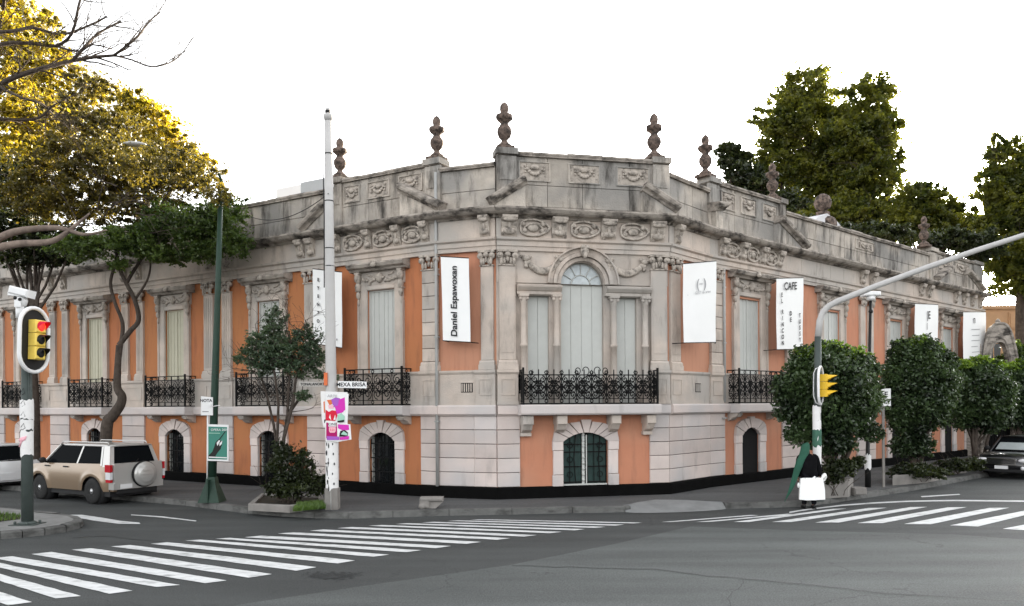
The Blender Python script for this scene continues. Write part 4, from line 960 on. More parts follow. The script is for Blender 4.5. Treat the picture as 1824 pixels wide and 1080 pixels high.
# left side: gold trees behind, a dark tangled tree in front
bt('golden_tree', [(40,60,60,70),(20,160,70,60),(95,120,50,45),(80,210,70,60),(160,160,40,30),(30,270,70,50)], 33, 52000, .085, L_GOLD, 'yellow leaved tree filling the top left corner', 41, -40, tr=.3, clump=.22)
bt('golden_tree', [(235,195,46,38),(275,215,42,40),(215,240,45,35),(300,255,45,32),(340,290,38,22),(250,270,60,30)], 31, 40000, .08, L_GOLD, 'bright golden tree glowing behind the dark tangled crown', 42, 240, tr=.22, clump=.22)
base = at(197, 880, 24.2); base.z = .15
tp = [at(x, y, 24.2) for x, y in ((186,800),(190,762),(200,742),(214,722),(217,706),(209,690),(210,650),(212,615))]; tp[0].z = .15
dk = [(170,150,48,22),(120,200,62,40),(190,235,70,42),(110,290,80,50),(215,300,80,42),(60,350,70,50),(160,360,80,45),(290,320,70,30),(350,320,44,26),(260,370,70,32)]
T1 = tree('tangled_tree', tuple(tp[0]), 24.2, [pblob(*s, 24.2) for s in dk], 60000, .060, L_BROWN, 'tree with a kinked bare trunk and dark brown tangled crown behind the tan car', 'street trees of the left pavement', trunk=tp, tr=.15, seed=51, clump=.26, limbs=0, cpl=80, sct=.2, rough=.3)
m = MB(); rg = random.Random(77); Y = 24.2
for pl, r in (([(212,615),(232,590),(247,570),(240,535),(225,505),(213,478),(205,440),(190,400)], .085), ([(211,650),(216,610),(218,575),(205,540),(197,505),(205,470),(215,430)], .07), ([(225,505),(240,480),(262,450),(300,420)], .06), ([(240,535),(262,500),(268,470),(262,440)], .04)):
    P = sm([at(x, y, Y) for x, y in pl]); m.tube(P, [r*(1-.45*i/len(P)) for i in range(len(P))], 8, False)
for _ in range(46):
    s = at(rg.uniform(120,330), rg.uniform(330,430), Y+rg.uniform(-1.2,1)); grow(m, s, Vector((rg.gauss(.15,1), rg.gauss(0,.5), rg.uniform(-.2,.9))), rg.uniform(1.0,1.9), .022, 2, rg, .55, 5, 3)
inv = WM[T1.name].inverted(); m.v = [tuple(inv @ Vector(v)) for v in m.v]; put('limb', m, BARK, T1, WM[T1.name])
V = leaves([pblob(*s, 23.6) for s in ((395,385,45,36),(330,400,70,34),(410,430,42,26),(250,430,70,26),(350,450,50,18),(210,470,22,14),(150,440,60,22),(290,455,50,14))], 42000, .055, 61, clump=.24, rough=.32, sct=.25)
leafmesh('crown', V, L_GRN, T1)
V = leaves([((c_ := at(x, y, Y_)).x, 0, 0) and (tuple(c_), (rx*Y_/F, .8, ry*Y_/F)) for x, y, rx, ry, Y_ in ((300,285,62,30,20.2),(352,312,48,28,20.6),(240,300,48,30,20.4),(200,262,44,24,20.6),(388,345,30,24,20.5))], 8000, .05, 64, clump=.3, rough=.35, sct=.35)
leafmesh('crown', V, L_BROWN, T1)
# dark tree at far left behind the traffic signal
b = at(58, 880, 26); b.z = .15
T4 = tree('street_tree', tuple(b), 26, [pblob(*s, 26) for s in ((30,400,70,40),(90,430,60,30),(10,330,60,50),(40,460,50,20),(110,460,40,14))], 30000, .07, L_DK, 'dark street tree with many thin upright stems at the left edge, behind the red light', 'street trees of the left pavement', tr=.2, seed=52, clump=.26, limbs=0, rough=.3, trunk=[b, b+Vector((.05,0,2.5)), b+Vector((.0,0,4.2))])
m = MB()
for k in range(13):
    x0 = rg.uniform(48,66); x1 = x0 + rg.uniform(-60,70); m.tube([at(x0,560,26), at((x0+x1)/2+rg.uniform(-6,6),510,26), at(x1,440,26+rg.uniform(-.8,.8)), at(x1+rg.uniform(-10,10),400,26)], [.05,.04,.028,.015], 6, False)
inv = WM[T4.name].inverted(); m.v = [tuple(inv @ Vector(v)) for v in m.v]; put('stem', m, BARK, T4, WM[T4.name])
# bare-branched tree, trunk outside the left edge
b = at(-90, 900, 17); b.z = .15; root = empty('bare_tree', tuple(b), 0, 'nearly leafless tree reaching dark bare branches across the white sky at top left', 'tree', 'street trees of the left pavement')
m = MB(); rg = random.Random(5); Y = 17
m.tube([b, at(-88,700,Y), at(-80,450,Y), at(-70,250,Y), at(-60,120,Y), at(-50,-60,Y)], [.30,.26,.22,.17,.13,.08], 10)
mains = [([(-70,250),(0,158),(15,143),(55,128),(110,113),(160,103),(203,99)], .075), ([(203,99),(235,107),(268,119),(300,113),(322,98),(338,76)], .022), ([(203,99),(228,80),(250,60),(262,42),(285,22)], .03), ([(130,108),(150,85),(175,60),(215,38)], .04),
         ([(-50,60),(20,56),(60,50),(110,62),(160,45),(190,30)], .04), ([(-60,120),(0,80),(60,78),(100,82),(128,60),(140,10),(148,-15)], .05), ([(100,82),(140,92),(165,80),(200,88)], .025),
         ([(-80,200),(0,212),(35,214),(70,210),(92,190)], .05), ([(0,155),(40,175),(75,185),(95,205)], .035), ([(-60,100),(-10,60),(5,20),(10,-30)], .06)]
for pl, r in mains:
    P = sm([at(x, y, Y + .4*math.sin(i*1.3+r*99)) for i, (x, y) in enumerate(pl)], 3); m.tube(P, [r*(1-.6*i/len(P)) for i in range(len(P))], 6, False)
    for i in range(1, len(P)):
        for _ in range(1):
            d = (P[i]-P[i-1]).normalized() + Vector((rg.gauss(.1,.5), rg.gauss(0,.4), rg.gauss(.25,.5))); grow(m, P[i-1].lerp(P[i], rg.random()), d, rg.uniform(.45,.85), max(.008, r*.28), 2, rg, .5, 4, 3, 0, .004)
inv = WM[root.name].inverted(); m.v = [tuple(inv @ Vector(v)) for v in m.v]; put('trunk', m, BARK, root, WM[root.name])
m = MB()
for pl, r in (([(-90,455),(-20,432),(20,415),(60,408),(108,407),(150,418),(190,410)], .085), ([(-90,480),(-20,447),(30,435),(92,430),(130,405),(160,380)], .09)):
    P = sm([at(x, y, Y) for x, y in pl]); m.tube(P, [r*(1-.9*(i/len(P))**2) for i in range(len(P))], 9)
m.v = [tuple(inv @ Vector(v)) for v in m.v]; put('limb', m, BARKP, root, WM[root.name])
V = leaves([pblob(*s, 17.5) for s in ((40,60,50,50),(90,60,30,40),(10,150,40,40),(60,180,60,40),(20,260,50,40))], 6000, .05, 71, clump=.2); leafmesh('foliage', V, L_GOLD, root)

# slim shrub tree in the planter beside the concrete pole
b = gr(497, 890, .3); Y = b.y
root = empty('slender_tree', tuple(b), 0, 'slender soft green tree on four thin stems growing from the low planter', 'tree'); m = MB(); rg = random.Random(6)
for pl in ([(497,890),(500,840),(494,780),(496,720),(490,670),(480,630),(470,600)], [(495,890),(497,820),(488,760),(478,715),(468,680),(452,640)], [(500,885),(502,800),(512,740),(514,690),(520,640),(515,590)], [(498,888),(506,780),(522,720),(527,670),(545,630),(560,600)], [(512,740),(530,715),(545,700)]):
    P = [at(x, y, Y+.15*rg.uniform(-1,1)) for x, y in pl]; P[0].z = max(.3, P[0].z); m.tube(P, [.045*(1-.65*i/len(P)) for i in range(len(P))], 6, False)
    for _ in range(5): grow(m, P[-1].lerp(P[-3], rg.random()), Vector((rg.gauss(0,1), rg.gauss(0,.6), rg.uniform(.2,1))), .7, .014, 2, rg, .6, 4, 3)
inv = WM[root.name].inverted(); m.v = [tuple(inv @ Vector(v)) for v in m.v]; put('trunk', m, BARK, root, WM[root.name])
V = leaves([pblob(*s, Y) for s in ((490,578,24,30),(470,612,36,26),(440,632,22,16),(505,625,36,34),(545,610,28,34),(560,640,26,26),(530,655,32,20),(468,650,34,22),(570,668,14,8),(540,705,16,12),(425,640,12,8),(595,672,10,6))], 30000, .034, 62, clump=.30, sct=.25, rough=.28)
leafmesh('crown', V, L_SOFT, root)
b = gr(520, 893, .3); root = empty('bush', tuple(b), 0, 'dense dark green bush at the foot of the slender tree beside the concrete pole', 'bush')
leafmesh('foliage', leaves([pblob(*s, b.y) for s in ((515,830,34,42),(545,835,20,30),(525,865,46,24),(565,862,22,20),(500,800,16,20),(490,868,20,18))], 22000, .042, 63, clump=.25), L_DK, root)
m = MB(); 
for k in range(12): grow(m, Vector((rg.uniform(-.2,.2), rg.uniform(-.15,.15), -.1)), Vector((rg.gauss(0,.6), rg.gauss(0,.3), 1)), .9, .012, 1, rg)
put('stem', m, BARK, root, WM[root.name])
# planter kerbs, grass patch
def planter(ptspx, h, label, mt=CONC, wall=.12, z0=.148, grp=None, name='planter'):
    P = [gr(x, y, z0) for x, y in ptspx]; c = sum(P, Vector())/len(P); root = empty(name, (c.x, c.y, z0), 0, label, 'planter', grp); m = MB(); n = len(P); inv = WM[root.name].inverted()
    for i in range(n):
        a, b = P[i], P[(i+1)%n]; ia, ib = a + (c-a).normalized()*wall*1.4, b + (c-b).normalized()*wall*1.4
        m.add([inv @ Vector((*v.xy, z)) for v, z in ((a,z0-.01),(b,z0-.01),(b,z0+h-.015),(a,z0+h-.015),(b.lerp(c,.01),z0+h),(a.lerp(c,.01),z0+h),(ib,z0+h),(ia,z0+h),(ib,z0),(ia,z0))], [(0,1,2,3),(3,2,4,5),(5,4,6,7),(7,6,8,9)], False)
    put('rim', m, mt, root, WM[root.name]); m = MB(); m.poly([inv @ Vector((*(p + (c-p).normalized()*wall*1.3).xy, z0+h-.05)) for p in P]); put('soil', m, SOIL, root, WM[root.name]); return root
planter([(442,909),(516,913),(580,906),(575,893),(466,889)], .16, 'low cement planter at the kerb, holding the slender tree')
blades('grass', [(522,911),(581,905.5),(574,896),(530,900)], 2600, .10, .26, 5, 'small patch of green grass in the planter beside the concrete pole')
planter([(1468,887.5),(1511,885),(1520,878),(1480,878)], .42, 'square cement planter directly right of the walking person', grp='planters on the right pavement')
planter([(1590,865),(1650,860.5),(1686,852),(1618,853)], .30, 'long cement planter under the tall domed ficus', grp='planters on the right pavement')
planter([(1684,846.5),(1720,842.5),(1738,837),(1698,839)], .26, 'small dark planter just left of the black car', grp='planters on the right pavement')
def bush(px, py, spec, Y, n, lab, seed, mt=None, size=.05):
    b = at(px, py, Y); b.z = .2; root = empty('bush', tuple(b), 0, lab, 'bush', 'low bushes under the ficus trees'); leafmesh('foliage', leaves([pblob(*s, Y) for s in spec], n, size, seed, clump=.3), mt or L_DK, root)
    m = MB(); rg = random.Random(seed)
    for k in range(8): grow(m, Vector((rg.uniform(-.2,.2), rg.uniform(-.15,.15), 0)), Vector((rg.gauss(0,.6), rg.gauss(0,.3), 1)), .6, .01, 1, rg)
    put('stem', m, BARK, root, WM[root.name])
bush(1492, 870, ((1488,838,24,22),(1510,832,18,16),(1530,822,12,10),(1478,855,14,10)), 20.9, 9000, 'low dark bush filling the square planter beside the walking person', 81)
bush(1640, 850, ((1625,838,36,14),(1665,842,24,12),(1600,845,16,10)), 24.5, 9000, 'wide low bush spilling over the long planter', 82)
bush(1710, 838, ((1700,828,30,12),(1735,826,20,12)), 27.0, 6000, 'dim low bush in the small planter left of the black car', 83)

# ------------------------------------------------------------------ vehicles
def paint(name, c, metal=.35): return mat(name, c, .28, 0, metal=metal, spec=.5, coat=.8)
TYRE = mat('tyre_rubber', (.018,.018,.018), .8, .2, 8); RIM = mat('alloy_rim', (.55,.55,.56), .3, .1, 6, metal=.9); CHR = mat('chrome', (.7,.7,.7), .15, 0, metal=1)
PLAS = mat('dark_plastic', (.02,.02,.021), .6, 0); REDL = mat('red_lamp_lens', (.45,.01,.02), .15, 0, spec=.6); CLRL = mat('clear_lamp_lens', (.7,.7,.72), .1, 0, spec=.8)
PLATE = mat('plate_white', (.75,.75,.75), .5, 0); CGL = glass_mat('car_glass', (.006,.007,.008), .08); CGL.node_tree.nodes['Principled BSDF'].inputs['Specular IOR Level'].default_value = .02; CGL.node_tree.nodes['Principled BSDF'].inputs['IOR'].default_value = 1.28
def car(name, label, loc, heading, L, W, H, lower, upper, wb, suv=False, hood=.24, belt=1.0, group=None, wheel=.34, front_detail=False, hoodz=.95):
    """x forward, y left, z up; origin on the ground at the middle of the car"""
    root = empty(name, loc, heading, label, 'car', group); M = WM[root.name]
    hl, hw = L/2, W/2; xr, xf = -hl+ (L-wb)*(.44), -hl+(L-wb)*(.44)+wb; Ra = wheel+.075; nx = 60
    xw0 = hl - L*hood            # windscreen foot
    def ztop(x):
        if x > xw0: t = (x-xw0)/(hl-xw0); return hoodz - .17*t**2.2 - (.10*max(0,(t-.85)/.15)**2)
        if x < -hl+.15: return belt - .02
        return belt - .05*(x+hl)/(xw0+hl) if suv else belt - .07*(x+hl)/(xw0+hl)
    def zlow(x):
        z = .30 if not suv else .36
        if x > hl-.35: z += .02*(x-hl+.35)/.35
        for c in (xr, xf):
            d = abs(x-c)
            if d < Ra: z = max(z, wheel*.95 + math.sqrt(Ra*Ra-d*d))
        return z
    def plan(x): t = abs(x)/hl; return hw*(1 - .16*t**7 - .02*t**2)
    def sec(u): return 1 - .035*(2*u-1)**2 - .05*u**4    # u from sill to top
    b = MB(); b.sm = True; nr = 8
    xs = sorted(set([-hl + L*i/nx for i in range(nx+1)]))
    for sy in (1, -1):
        vs = []; 
        for x in xs:
            lo, hi = zlow(x), ztop(x)
            for j in range(nr+1):
                z = lo + (hi-lo)*j/nr; u = (z-.3)/(belt-.3)
                fl = 0.0
                if suv:
                    for c in (xr, xf):
                        d = math.hypot(x-c, z-wheel); fl = max(fl, .035*max(0, 1-abs(d-Ra-.05)/.11))
                else:
                    for c in (xr, xf):
                        d = math.hypot(x-c, z-wheel); fl = max(fl, .012*max(0, 1-abs(d-Ra-.02)/.07))
                vs.append((x, sy*(plan(x)*sec(max(0,min(1,u)))+fl), z))
        fs = [(i*(nr+1)+j, (i+1)*(nr+1)+j, (i+1)*(nr+1)+j+1, i*(nr+1)+j+1) for i in range(len(xs)-1) for j in range(nr)]
        if sy > 0: fs = [f[::-1] for f in fs]
        b.add(vs, fs)
    ny = 8
    vs = []       # deck / bonnet
    for x in xs:
        h_ = plan(x)*sec(1 if ztop(x) > .9 else .9)
        for j in range(ny+1): t = -1+2*j/ny; vs.append((x, t*h_, ztop(x) + .035*(1-t*t)))
    b.add(vs, [(i*(ny+1)+j, (i+1)*(ny+1)+j, (i+1)*(ny+1)+j+1, i*(ny+1)+j+1) for i in range(len(xs)-1) for j in range(ny)])
    for e in (-1, 1):    # end faces
        vs = []; x = e*hl; lo, hi = zlow(x), ztop(x)
        for k in range(nr+1):
            z = lo+(hi-lo)*k/nr; u = max(0, min(1, (z-.3)/(belt-.3))); h_ = plan(x)*sec(u)
            for j in range(ny+1): t = -1+2*j/ny; vs.append((x + e*(.07*(1-t*t) + .05*(1-(2*k/nr-1)**2)), t*h_, z))
        fs = [(k*(ny+1)+j, k*(ny+1)+j+1, (k+1)*(ny+1)+j+1, (k+1)*(ny+1)+j) for k in range(nr) for j in range(ny)]
        if e < 0: fs = [f[::-1] for f in fs]
        b.add(vs, fs)
    b.mi = 1
    b.box(-hl+.1, hl-.1, -hw*.86, hw*.86, .22, .5)       # underside
    for c in (xr, xf):
        for sy in (-1, 1): b.lathe([(Ra-.01, sy*hw*.55),(Ra-.01, sy*hw*.9)], (c, 0, wheel), 20, True, 'y')
    body = put('body', b, [lower, PLAS], root, M)
    # greenhouse
    rz = H - .05; xb0, xb1 = -hl+.06, xw0+.03
    if suv: xt0, xt1 = -hl+.24, xw0-.72
    else: xt0, xt1 = -hl+.62, xw0-.80
    yb, yt = hw*.90, hw*.74
    zb_ = belt-.06
    g = MB(); V = [(xb0,-yb,zb_),(xb1,-yb,zb_-.04),(xb1,yb,zb_-.04),(xb0,yb,zb_),(xt0,-yt,rz),(xt1,-yt,rz),(xt1,yt,rz),(xt0,yt,rz)]
    g.add(V, [(0,1,5,4),(1,2,6,5),(2,3,7,6),(3,0,4,7),(4,5,6,7)], False); put('windows', g, CGL, root, M)
    r = MB(); r.sm = True; n = 10; vs = []
    ex = .10
    for i in range(n+1):
        x = xt0-.05 + (xt1-xt0+.13)*i/n; e = 1-.05*abs(2*i/n-1)**4
        for j in range(ny+1): t = -1+2*j/ny; vs.append((x, t*(yt+.02)*e, rz + .05*(1-t**4)*(1-.6*abs(2*i/n-1)**3)))
        for j in range(ny+1): t = 1-2*j/ny; vs.append((x, t*(yt+.02)*e, rz-.035))
    k = 2*(ny+1); r.add(vs, [(i*k+j, (i+1)*k+j, (i+1)*k+(j+1)%k, i*k+(j+1)%k) for i in range(n) for j in range(k)] + [tuple(range(k)), tuple(n*k+j for j in range(k))[::-1]])
    def pil(xa, xb, wd, sy, fl=.5):
        r.tube([(xa, sy*(yb+.004), zb_-.02), (xb, sy*(yt+.006), rz)], wd, 6, False, flat=fl)
    for sy in (-1, 1):
        for (a, c) in ((xb1, xt1),): 
            r.tube([(a+.02, sy*yb, zb_-.06), (c, sy*yt, rz)], .035, 6, False)
        xm = xb0 + (xb1-xb0)*.47; 
        rr = lambda q: xt0 + (xt1-xt0)*q
        pl = lambda xa, xb, w_: r.prism([(xa-w_, zb_-.02), (xa+w_, zb_-.02), (xb+w_*.8, rz), (xb-w_*.8, rz)], 0, .001, 'y') if False else None
        for xa, xbq, w_ in ((xm, rr(.52), .035), ((xb0+.36) if suv else xb0+.75, rr(.13) if suv else rr(.18), .04)):
            r.add([(xa-w_, sy*(yb+.006), zb_), (xa+w_, sy*(yb+.006), zb_), (xbq+w_, sy*(yt+.008), rz-.02), (xbq-w_, sy*(yt+.008), rz-.02)], [(0,1,2,3)], False)
        wq = .30 if suv else .16    # rear quarter
        r.add([(xb0-.02, sy*(yb+.008), zb_-.03), (xb0+wq, sy*(yb+.008), zb_-.03), (xt0+wq*.75, sy*(yt+.01), rz-.01), (xt0-.03, sy*(yt+.01), rz-.01)], [(0,1,2,3)], False)
        r.add([(xb0-.02, sy*(yb+.008), zb_-.03), (xt0-.03, sy*(yt+.01), rz-.01), (xt0-.035, sy*(yt-.10), rz-.01), (xb0-.03, sy*(yb-.12), zb_-.03)], [(0,1,2,3)], False)
    put('roof', r, upper, root, M)
    def wheelset(c, sy):
        wq = MB(); y0 = sy*(hw-.20); wq.lathe([(wheel*.62, 0), (wheel*.93, 0), (wheel, .03), (wheel, .17), (wheel*.93, .20), (wheel*.62, .20)], (0,-.10,0), 28, True, 'y')
        wo = put('wheel', wq, TYRE, root, M @ T((c, sy*(hw-.12), wheel)))
        q = MB(); ys = sy*.10; q.mi = 1; q.lathe([(.001, ys*1.02), (wheel*.2, ys*1.0), (wheel*.56, ys*.72), (wheel*.62, ys*.95), (wheel*.655, ys*.9)], (0,0,0), 26, True, 'y'); q.ell((0, ys, 0), (.05,.025,.05), 8, 6); q.mi = 0
        for a in range(5):
            t = a*2*math.pi/5+.3; q.ell((wheel*.40*math.cos(t), ys*.80, wheel*.40*math.sin(t)), (wheel*.15, .025, wheel*.095), 10, 6, t)
        put('rim', q, [PLAS, RIM], wo, M @ T((c, sy*(hw-.12), wheel)))
    for c in (xr, xf):
        for sy in (-1, 1): wheelset(c, sy)
    for sy in (-1, 1):
        q = MB(); q.sm = True; q.ell((xb1-.25, sy*(hw+.06), belt+.04), (.07,.11,.085), 8, 6); q.tube([(xb1-.22, sy*hw*.88, belt-.03), (xb1-.24, sy*(hw+.02), belt)], .025, 5); put('mirror', q, PLAS, root, M)
        for xh in ((-.15, .75) if suv else (-.35, .62)):
            q = MB(); q.box(xh-.1, xh+.1, sy*(hw*.985)-.012, sy*(hw*.985)+.012, belt-.14, belt-.105); put('door_handle', q, PLAS, root, M)
        q = MB()
        q.box(xr+Ra+.06, xf-Ra-.06, sy*hw*.975-.01, sy*hw*.975+.014, .58, .62); put('side_trim', q, PLAS if not suv else lower, root, M)
    return root, M, dict(hl=hl, hw=hw, xr=xr, xf=xf, belt=belt, zb=zb_, rz=rz, xb0=xb0, xt0=xt0, yb=yb, yt=yt, xw0=xw0, H=H)
TAN = paint('tan_car_paint', (.27,.195,.13)); SILV = paint('silver_car_paint', (.50,.49,.47)); WCAR = paint('white_car_paint', (.72,.73,.74), 0); BCAR = paint('black_car_paint', (.008,.008,.009), .1)
hdL = math.atan2(-uL.y, -uL.x)        # facing away along the left wing
rw = gr(170, 896); fw = gr(80, 888.5)
mid = rw.lerp(fw, .5) + Vector((-uL.y, uL.x, 0))*.62; mid.z = 0
suv, Ms, D = car('parked_car', 'tan and silver off-road car with a spare wheel on its back, parked on the left', (mid.x, mid.y, 0), hdL, 4.25, 1.68, 1.66, TAN, SILV, 2.5, suv=True, hood=.25, belt=1.12, group='cars parked along the kerb', hoodz=1.05, wheel=.355)
hl, hw = D['hl'], D['hw']
# tail: tailgate, rear glass, lamps, spare wheel, plate, bumper, roof rails
q = MB(); q.cbox(-.01, .01, 0, .0, 0, 0) if False else None
q = MB(); q.cbox(-.01,.0,0,0,0,0) if False else None; q.prism([(-hw*.86,.56),(hw*.86,.56),(hw*.88,.9),(hw*.86,1.13),(-hw*.86,1.13),(-hw*.88,.9)], -hl-.115, -hl+.02, 'x'); put('tailgate', q, SILV, suv, Ms)
q = MB(); q.box(-hl-.13, -hl+.1, -hw*.90, hw*.90, .42, .60); q.mi = 1; q.box(-hl-.08, -hl+.1, -hw*.7, hw*.7, .30, .42); put('bumper', q, [SILV, PLAS], suv, Ms)
for sy in (-1, 1):
    q = MB(); q.box(-hl-.075, -hl+.16, sy*hw*.955-.05, sy*hw*.955+.025, .90, 1.10); q.box(-hl-.07, -hl+.13, sy*hw*.955-.05, sy*hw*.955+.02, .62, .70); q.mi = 1; q.box(-hl-.078, -hl+.13, sy*hw*.955-.05, sy*hw*.955+.025, .70, .89); put('tail_light', q, [REDL, CLRL], suv, Ms)
    q = MB(); q.tube([(D['xt0']+.1, sy*D['yt']*.92, D['rz']+.02), (D['xt0']+.15, sy*D['yt']*.92, D['rz']+.075), (.35, sy*D['yt']*.92, D['rz']+.075), (.42, sy*D['yt']*.92, D['rz']+.02)], .018, 6); put('roof_rail', q, SILV, suv, Ms)
q = MB(); q.lathe([(.001,-.20),(.20,-.20),(.235,-.19),(.25,-.165),(.30,-.165),(.335,-.14),(.345,-.08),(.335,0)], (-hl-.10, -.14, .80), 32, True, 'x'); 
for z in (.70, .80, .90): q.box(-hl-.315, -hl-.30, -.14-.17, -.14+.17, z-.008, z+.008)
sw = put('spare_wheel_cover', q, SILV, suv, Ms); q = MB(); q.lathe([(.36,-.10),(.365,-.04),(.355,.02),(.30,.03)], (-hl-.10, -.14, .80), 32, True, 'x'); put('tyre', q, TYRE, sw, Ms)
q = MB(); q.box(-hl-.15, -hl-.12, .22, .56, .44, .56); put('licence_plate', q, PLATE, suv, Ms)
q = MB(); q.tube([(-hl-.06,.1,1.10),(-hl+.03,-.1,1.22)], .01, 4); q.tube([(-hl-.06,.12,1.10),(-hl-.06,.12,1.13)], .02, 5); put('wiper', q, PLAS, suv, Ms)
# white car ahead
off = -uL*6.5 + FL.n*.35
c2 = mid + off
wc, Mw, D2 = car('parked_car', 'white hatchback partly cut by the left edge, behind the traffic light pole', (c2.x, c2.y, 0), hdL, 4.3, 1.68, 1.50, WCAR, WCAR, 2.55, suv=False, hood=.24, belt=.98, group='cars parked along the kerb', hoodz=.92)
hl, hw = D2['hl'], D2['hw']
for sy in (-1, 1):
    q = MB(); q.box(-hl-.07, -hl+.16, sy*hw*.9-.09, sy*hw*.9+.03, .74, .88); put('tail_light', q, REDL, wc, Mw)
q = MB(); q.box(-hl-.12, -hl+.1, -hw*.85, hw*.85, .36, .58); put('bumper', q, WCAR, wc, Mw)
# black car facing us at the right
fr_ = gr(1745, 851); hdR = math.atan2(-uR.y, -uR.x)
cpos = fr_ + uR*2.25 + Vector((uR.y, -uR.x, 0))*.72
bc, Mb, D3 = car('parked_car', 'black car with chrome grille facing the camera, parked at the right edge', (cpos.x, cpos.y, 0), hdR, 4.5, 1.78, 1.45, BCAR, BCAR, 2.7, hood=.27, belt=.95, group='cars parked along the kerb', hoodz=.88)
hl, hw = D3['hl'], D3['hw']
for sy in (-1, 1):
    q = MB(); q.ell((hl-.08, sy*hw*.72, .64), (.16,.20,.085), 12, 8); put('headlight', q, CLRL, bc, Mb)
q = MB(); q.box(hl+.08, hl+.135, -.42, .42, .52, .70); q.mi = 1
for k in range(5): q.box(hl+.12, hl+.15, -.42, .42, .53+k*.035, .54+k*.035)
for y0, y1, z0, z1 in ((-.45,.45,.70,.72),(-.45,.45,.50,.52),(-.45,-.42,.52,.70),(.42,.45,.52,.70)): q.box(hl+.08, hl+.155, y0, y1, z0, z1)
put('grille', q, [PLAS, CHR], bc, Mb)
q = MB(); q.box(hl+.10, hl+.16, -.20, .20, .36, .47); put('licence_plate', q, PLATE, bc, Mb)
q = MB(); q.box(hl-.1, hl+.12, -hw*.86, hw*.86, .26, .35); q.mi = 1
for sy in (-1, 1): q.lathe([(.001,.14),(.06,.13),(.07,.10)], (hl, sy*hw*.72, .40), 10, True, 'x')
put('bumper', q, [PLAS, CLRL], bc, Mb)
q = MB(); q.add([(D3['xw0']-.02, -.55, .93), (D3['xw0']-.02, .55, .93), (D3['xw0']-.35, .50, 1.16), (D3['xw0']-.35, -.50, 1.16)], [(0,1,2,3)], False)
PALEP = mat('pale_panel', (.42,.46,.46), .4, .1, 3, metal=.2); q.v = [(x+.19, y, z+.05) for x, y, z in q.v]; q.tube([(D3['xw0']+.15,-.55,.97),(D3['xw0']+.15,.55,.97)], .01, 4); put('windscreen_panel', q, PALEP, bc, Mb)  # pale grey panel laid over the windscreen

# ------------------------------------------------------------------ poles, signals, signs
PGREEN = mat('pole_green', (.018,.045,.03), .5, .15, 5, .1); PGREY = mat('pole_grey_green', (.06,.075,.07), .5, .15, 5, .1); CPOLE = mat('concrete_pole', (.50,.49,.48), .9, .08, 2, .3, 30, dark=(.25,.24,.23), dthr=.62, dstr=.4)
YEL = mat('signal_yellow', (.80,.50,.03), .4, .1, 5); YELW = mat('signal_yellow_worn', (.85,.62,.12), .4, .1, 5); BLK = mat('signal_black', (.012,.012,.012), .5, 0); WHT = mat('white_enamel', (.8,.8,.8), .5, .04, 4)
PAPER = mat('paper_scraps', (.78,.77,.76), .9, .06, 6, .3, 20, dark=(.12,.12,.12), dthr=.62, dsc=(6,6,6), dstr=.8); MAG = mat('poster_magenta', (.62,.03,.42), .6, 0); RED = mat('poster_red', (.62,.01,.04), .6, 0); PINK = mat('poster_pink', (.85,.45,.52), .6, 0); PURP = mat('poster_purple', (.36,.10,.50), .6, 0); ORG = mat('orange_tape', (.65,.16,.06), .7, .1, 5); TEAL = mat('panel_teal', (.05,.22,.17), .5, .04, 3); SKIN = mat('skin', (.35,.20,.14), .6, 0); CRIM = mat('poster_crimson', (.40,.0,.12), .6, 0); MINT = mat('poster_mint', (.35,.60,.48), .6, 0)
REDGL = bpy.data.materials.new('red_signal_glow'); REDGL.use_nodes = True; REDGL.node_tree.nodes['Principled BSDF'].inputs['Base Color'].default_value = (.8,.01,.01,1)
REDGL.node_tree.nodes['Principled BSDF'].inputs['Emission Color'].default_value = (1,.03,.02,1); REDGL.node_tree.nodes['Principled BSDF'].inputs['Emission Strength'].default_value = .35
def wrap(mb, x, y, r, z0, z1, rg, lean=(0,0)):     # torn posters wrapped round a pole
    n = 18; zz = z0
    k = max(2, int((z1-z0)/.22)); vs = []
    for i in range(k+1):
        z = z0+(z1-z0)*i/k
        for j in range(n): t = 2*math.pi*j/n; rr = r*(1.05+.05*rg.random()); zz = z + (rg.uniform(-.04,.04) if i in (0,k) else 0); vs.append((x+lean[0]*z+rr*math.cos(t), y+rr*math.sin(t), zz))
    mb.add(vs, [(i*n+j, i*n+(j+1)%n, (i+1)*n+(j+1)%n, (i+1)*n+j) for i in range(k) for j in range(n)], True)
# traffic light on the island
b = gr(49, 934, .15); root = empty('traffic_light', tuple(b), 0, 'pole mounted traffic light showing red, on the traffic island at left', 'traffic light', 'traffic lights at the crossing'); M = WM[root.name]; k_ = b.y/F
top = at(51, 655, b.y).z - b.z
m = MB(); r0 = 10*k_
m.tube([(0,0,0),(0,0,top)], [r0, r0*.86], 16); m.tube([(0,0,top-.1),(-.1,.05,top+.6),(-.12,.05,at(35,545,b.y).z-b.z)], [r0*.8,.10,.09], 12)
m.lathe([(r0*1.1,0),(r0*1.5,.01),(r0*1.55,.04),(r0*1.1,.07)], (0,0,0), 12)
for a in range(4): m.lathe([(.03,0),(.03,.07),(.001,.08)], (r0*1.9*math.cos(a*1.57+.5), r0*1.9*math.sin(a*1.57+.5), 0), 6)
m.box(-r0*2.2, r0*2.2, -r0*2, r0*2, 0, .015)
m.tube([(r0*.7,-r0*.6,1.6),(r0*.75,-r0*.6,top-.1)], .012, 5)
put('pole', m, PGREY, root, M)
rg = random.Random(3); m = MB(); z0, z1 = at(50,812,b.y).z-b.z, at(50,712,b.y).z-b.z
wrap(m, 0, 0, r0*.97, z0, z0+.55, rg); wrap(m, 0, 0, r0*1.0, z0+.57, z1-.42, rg); wrap(m, 0, 0, r0*1.03, z1-.42, z1, rg)
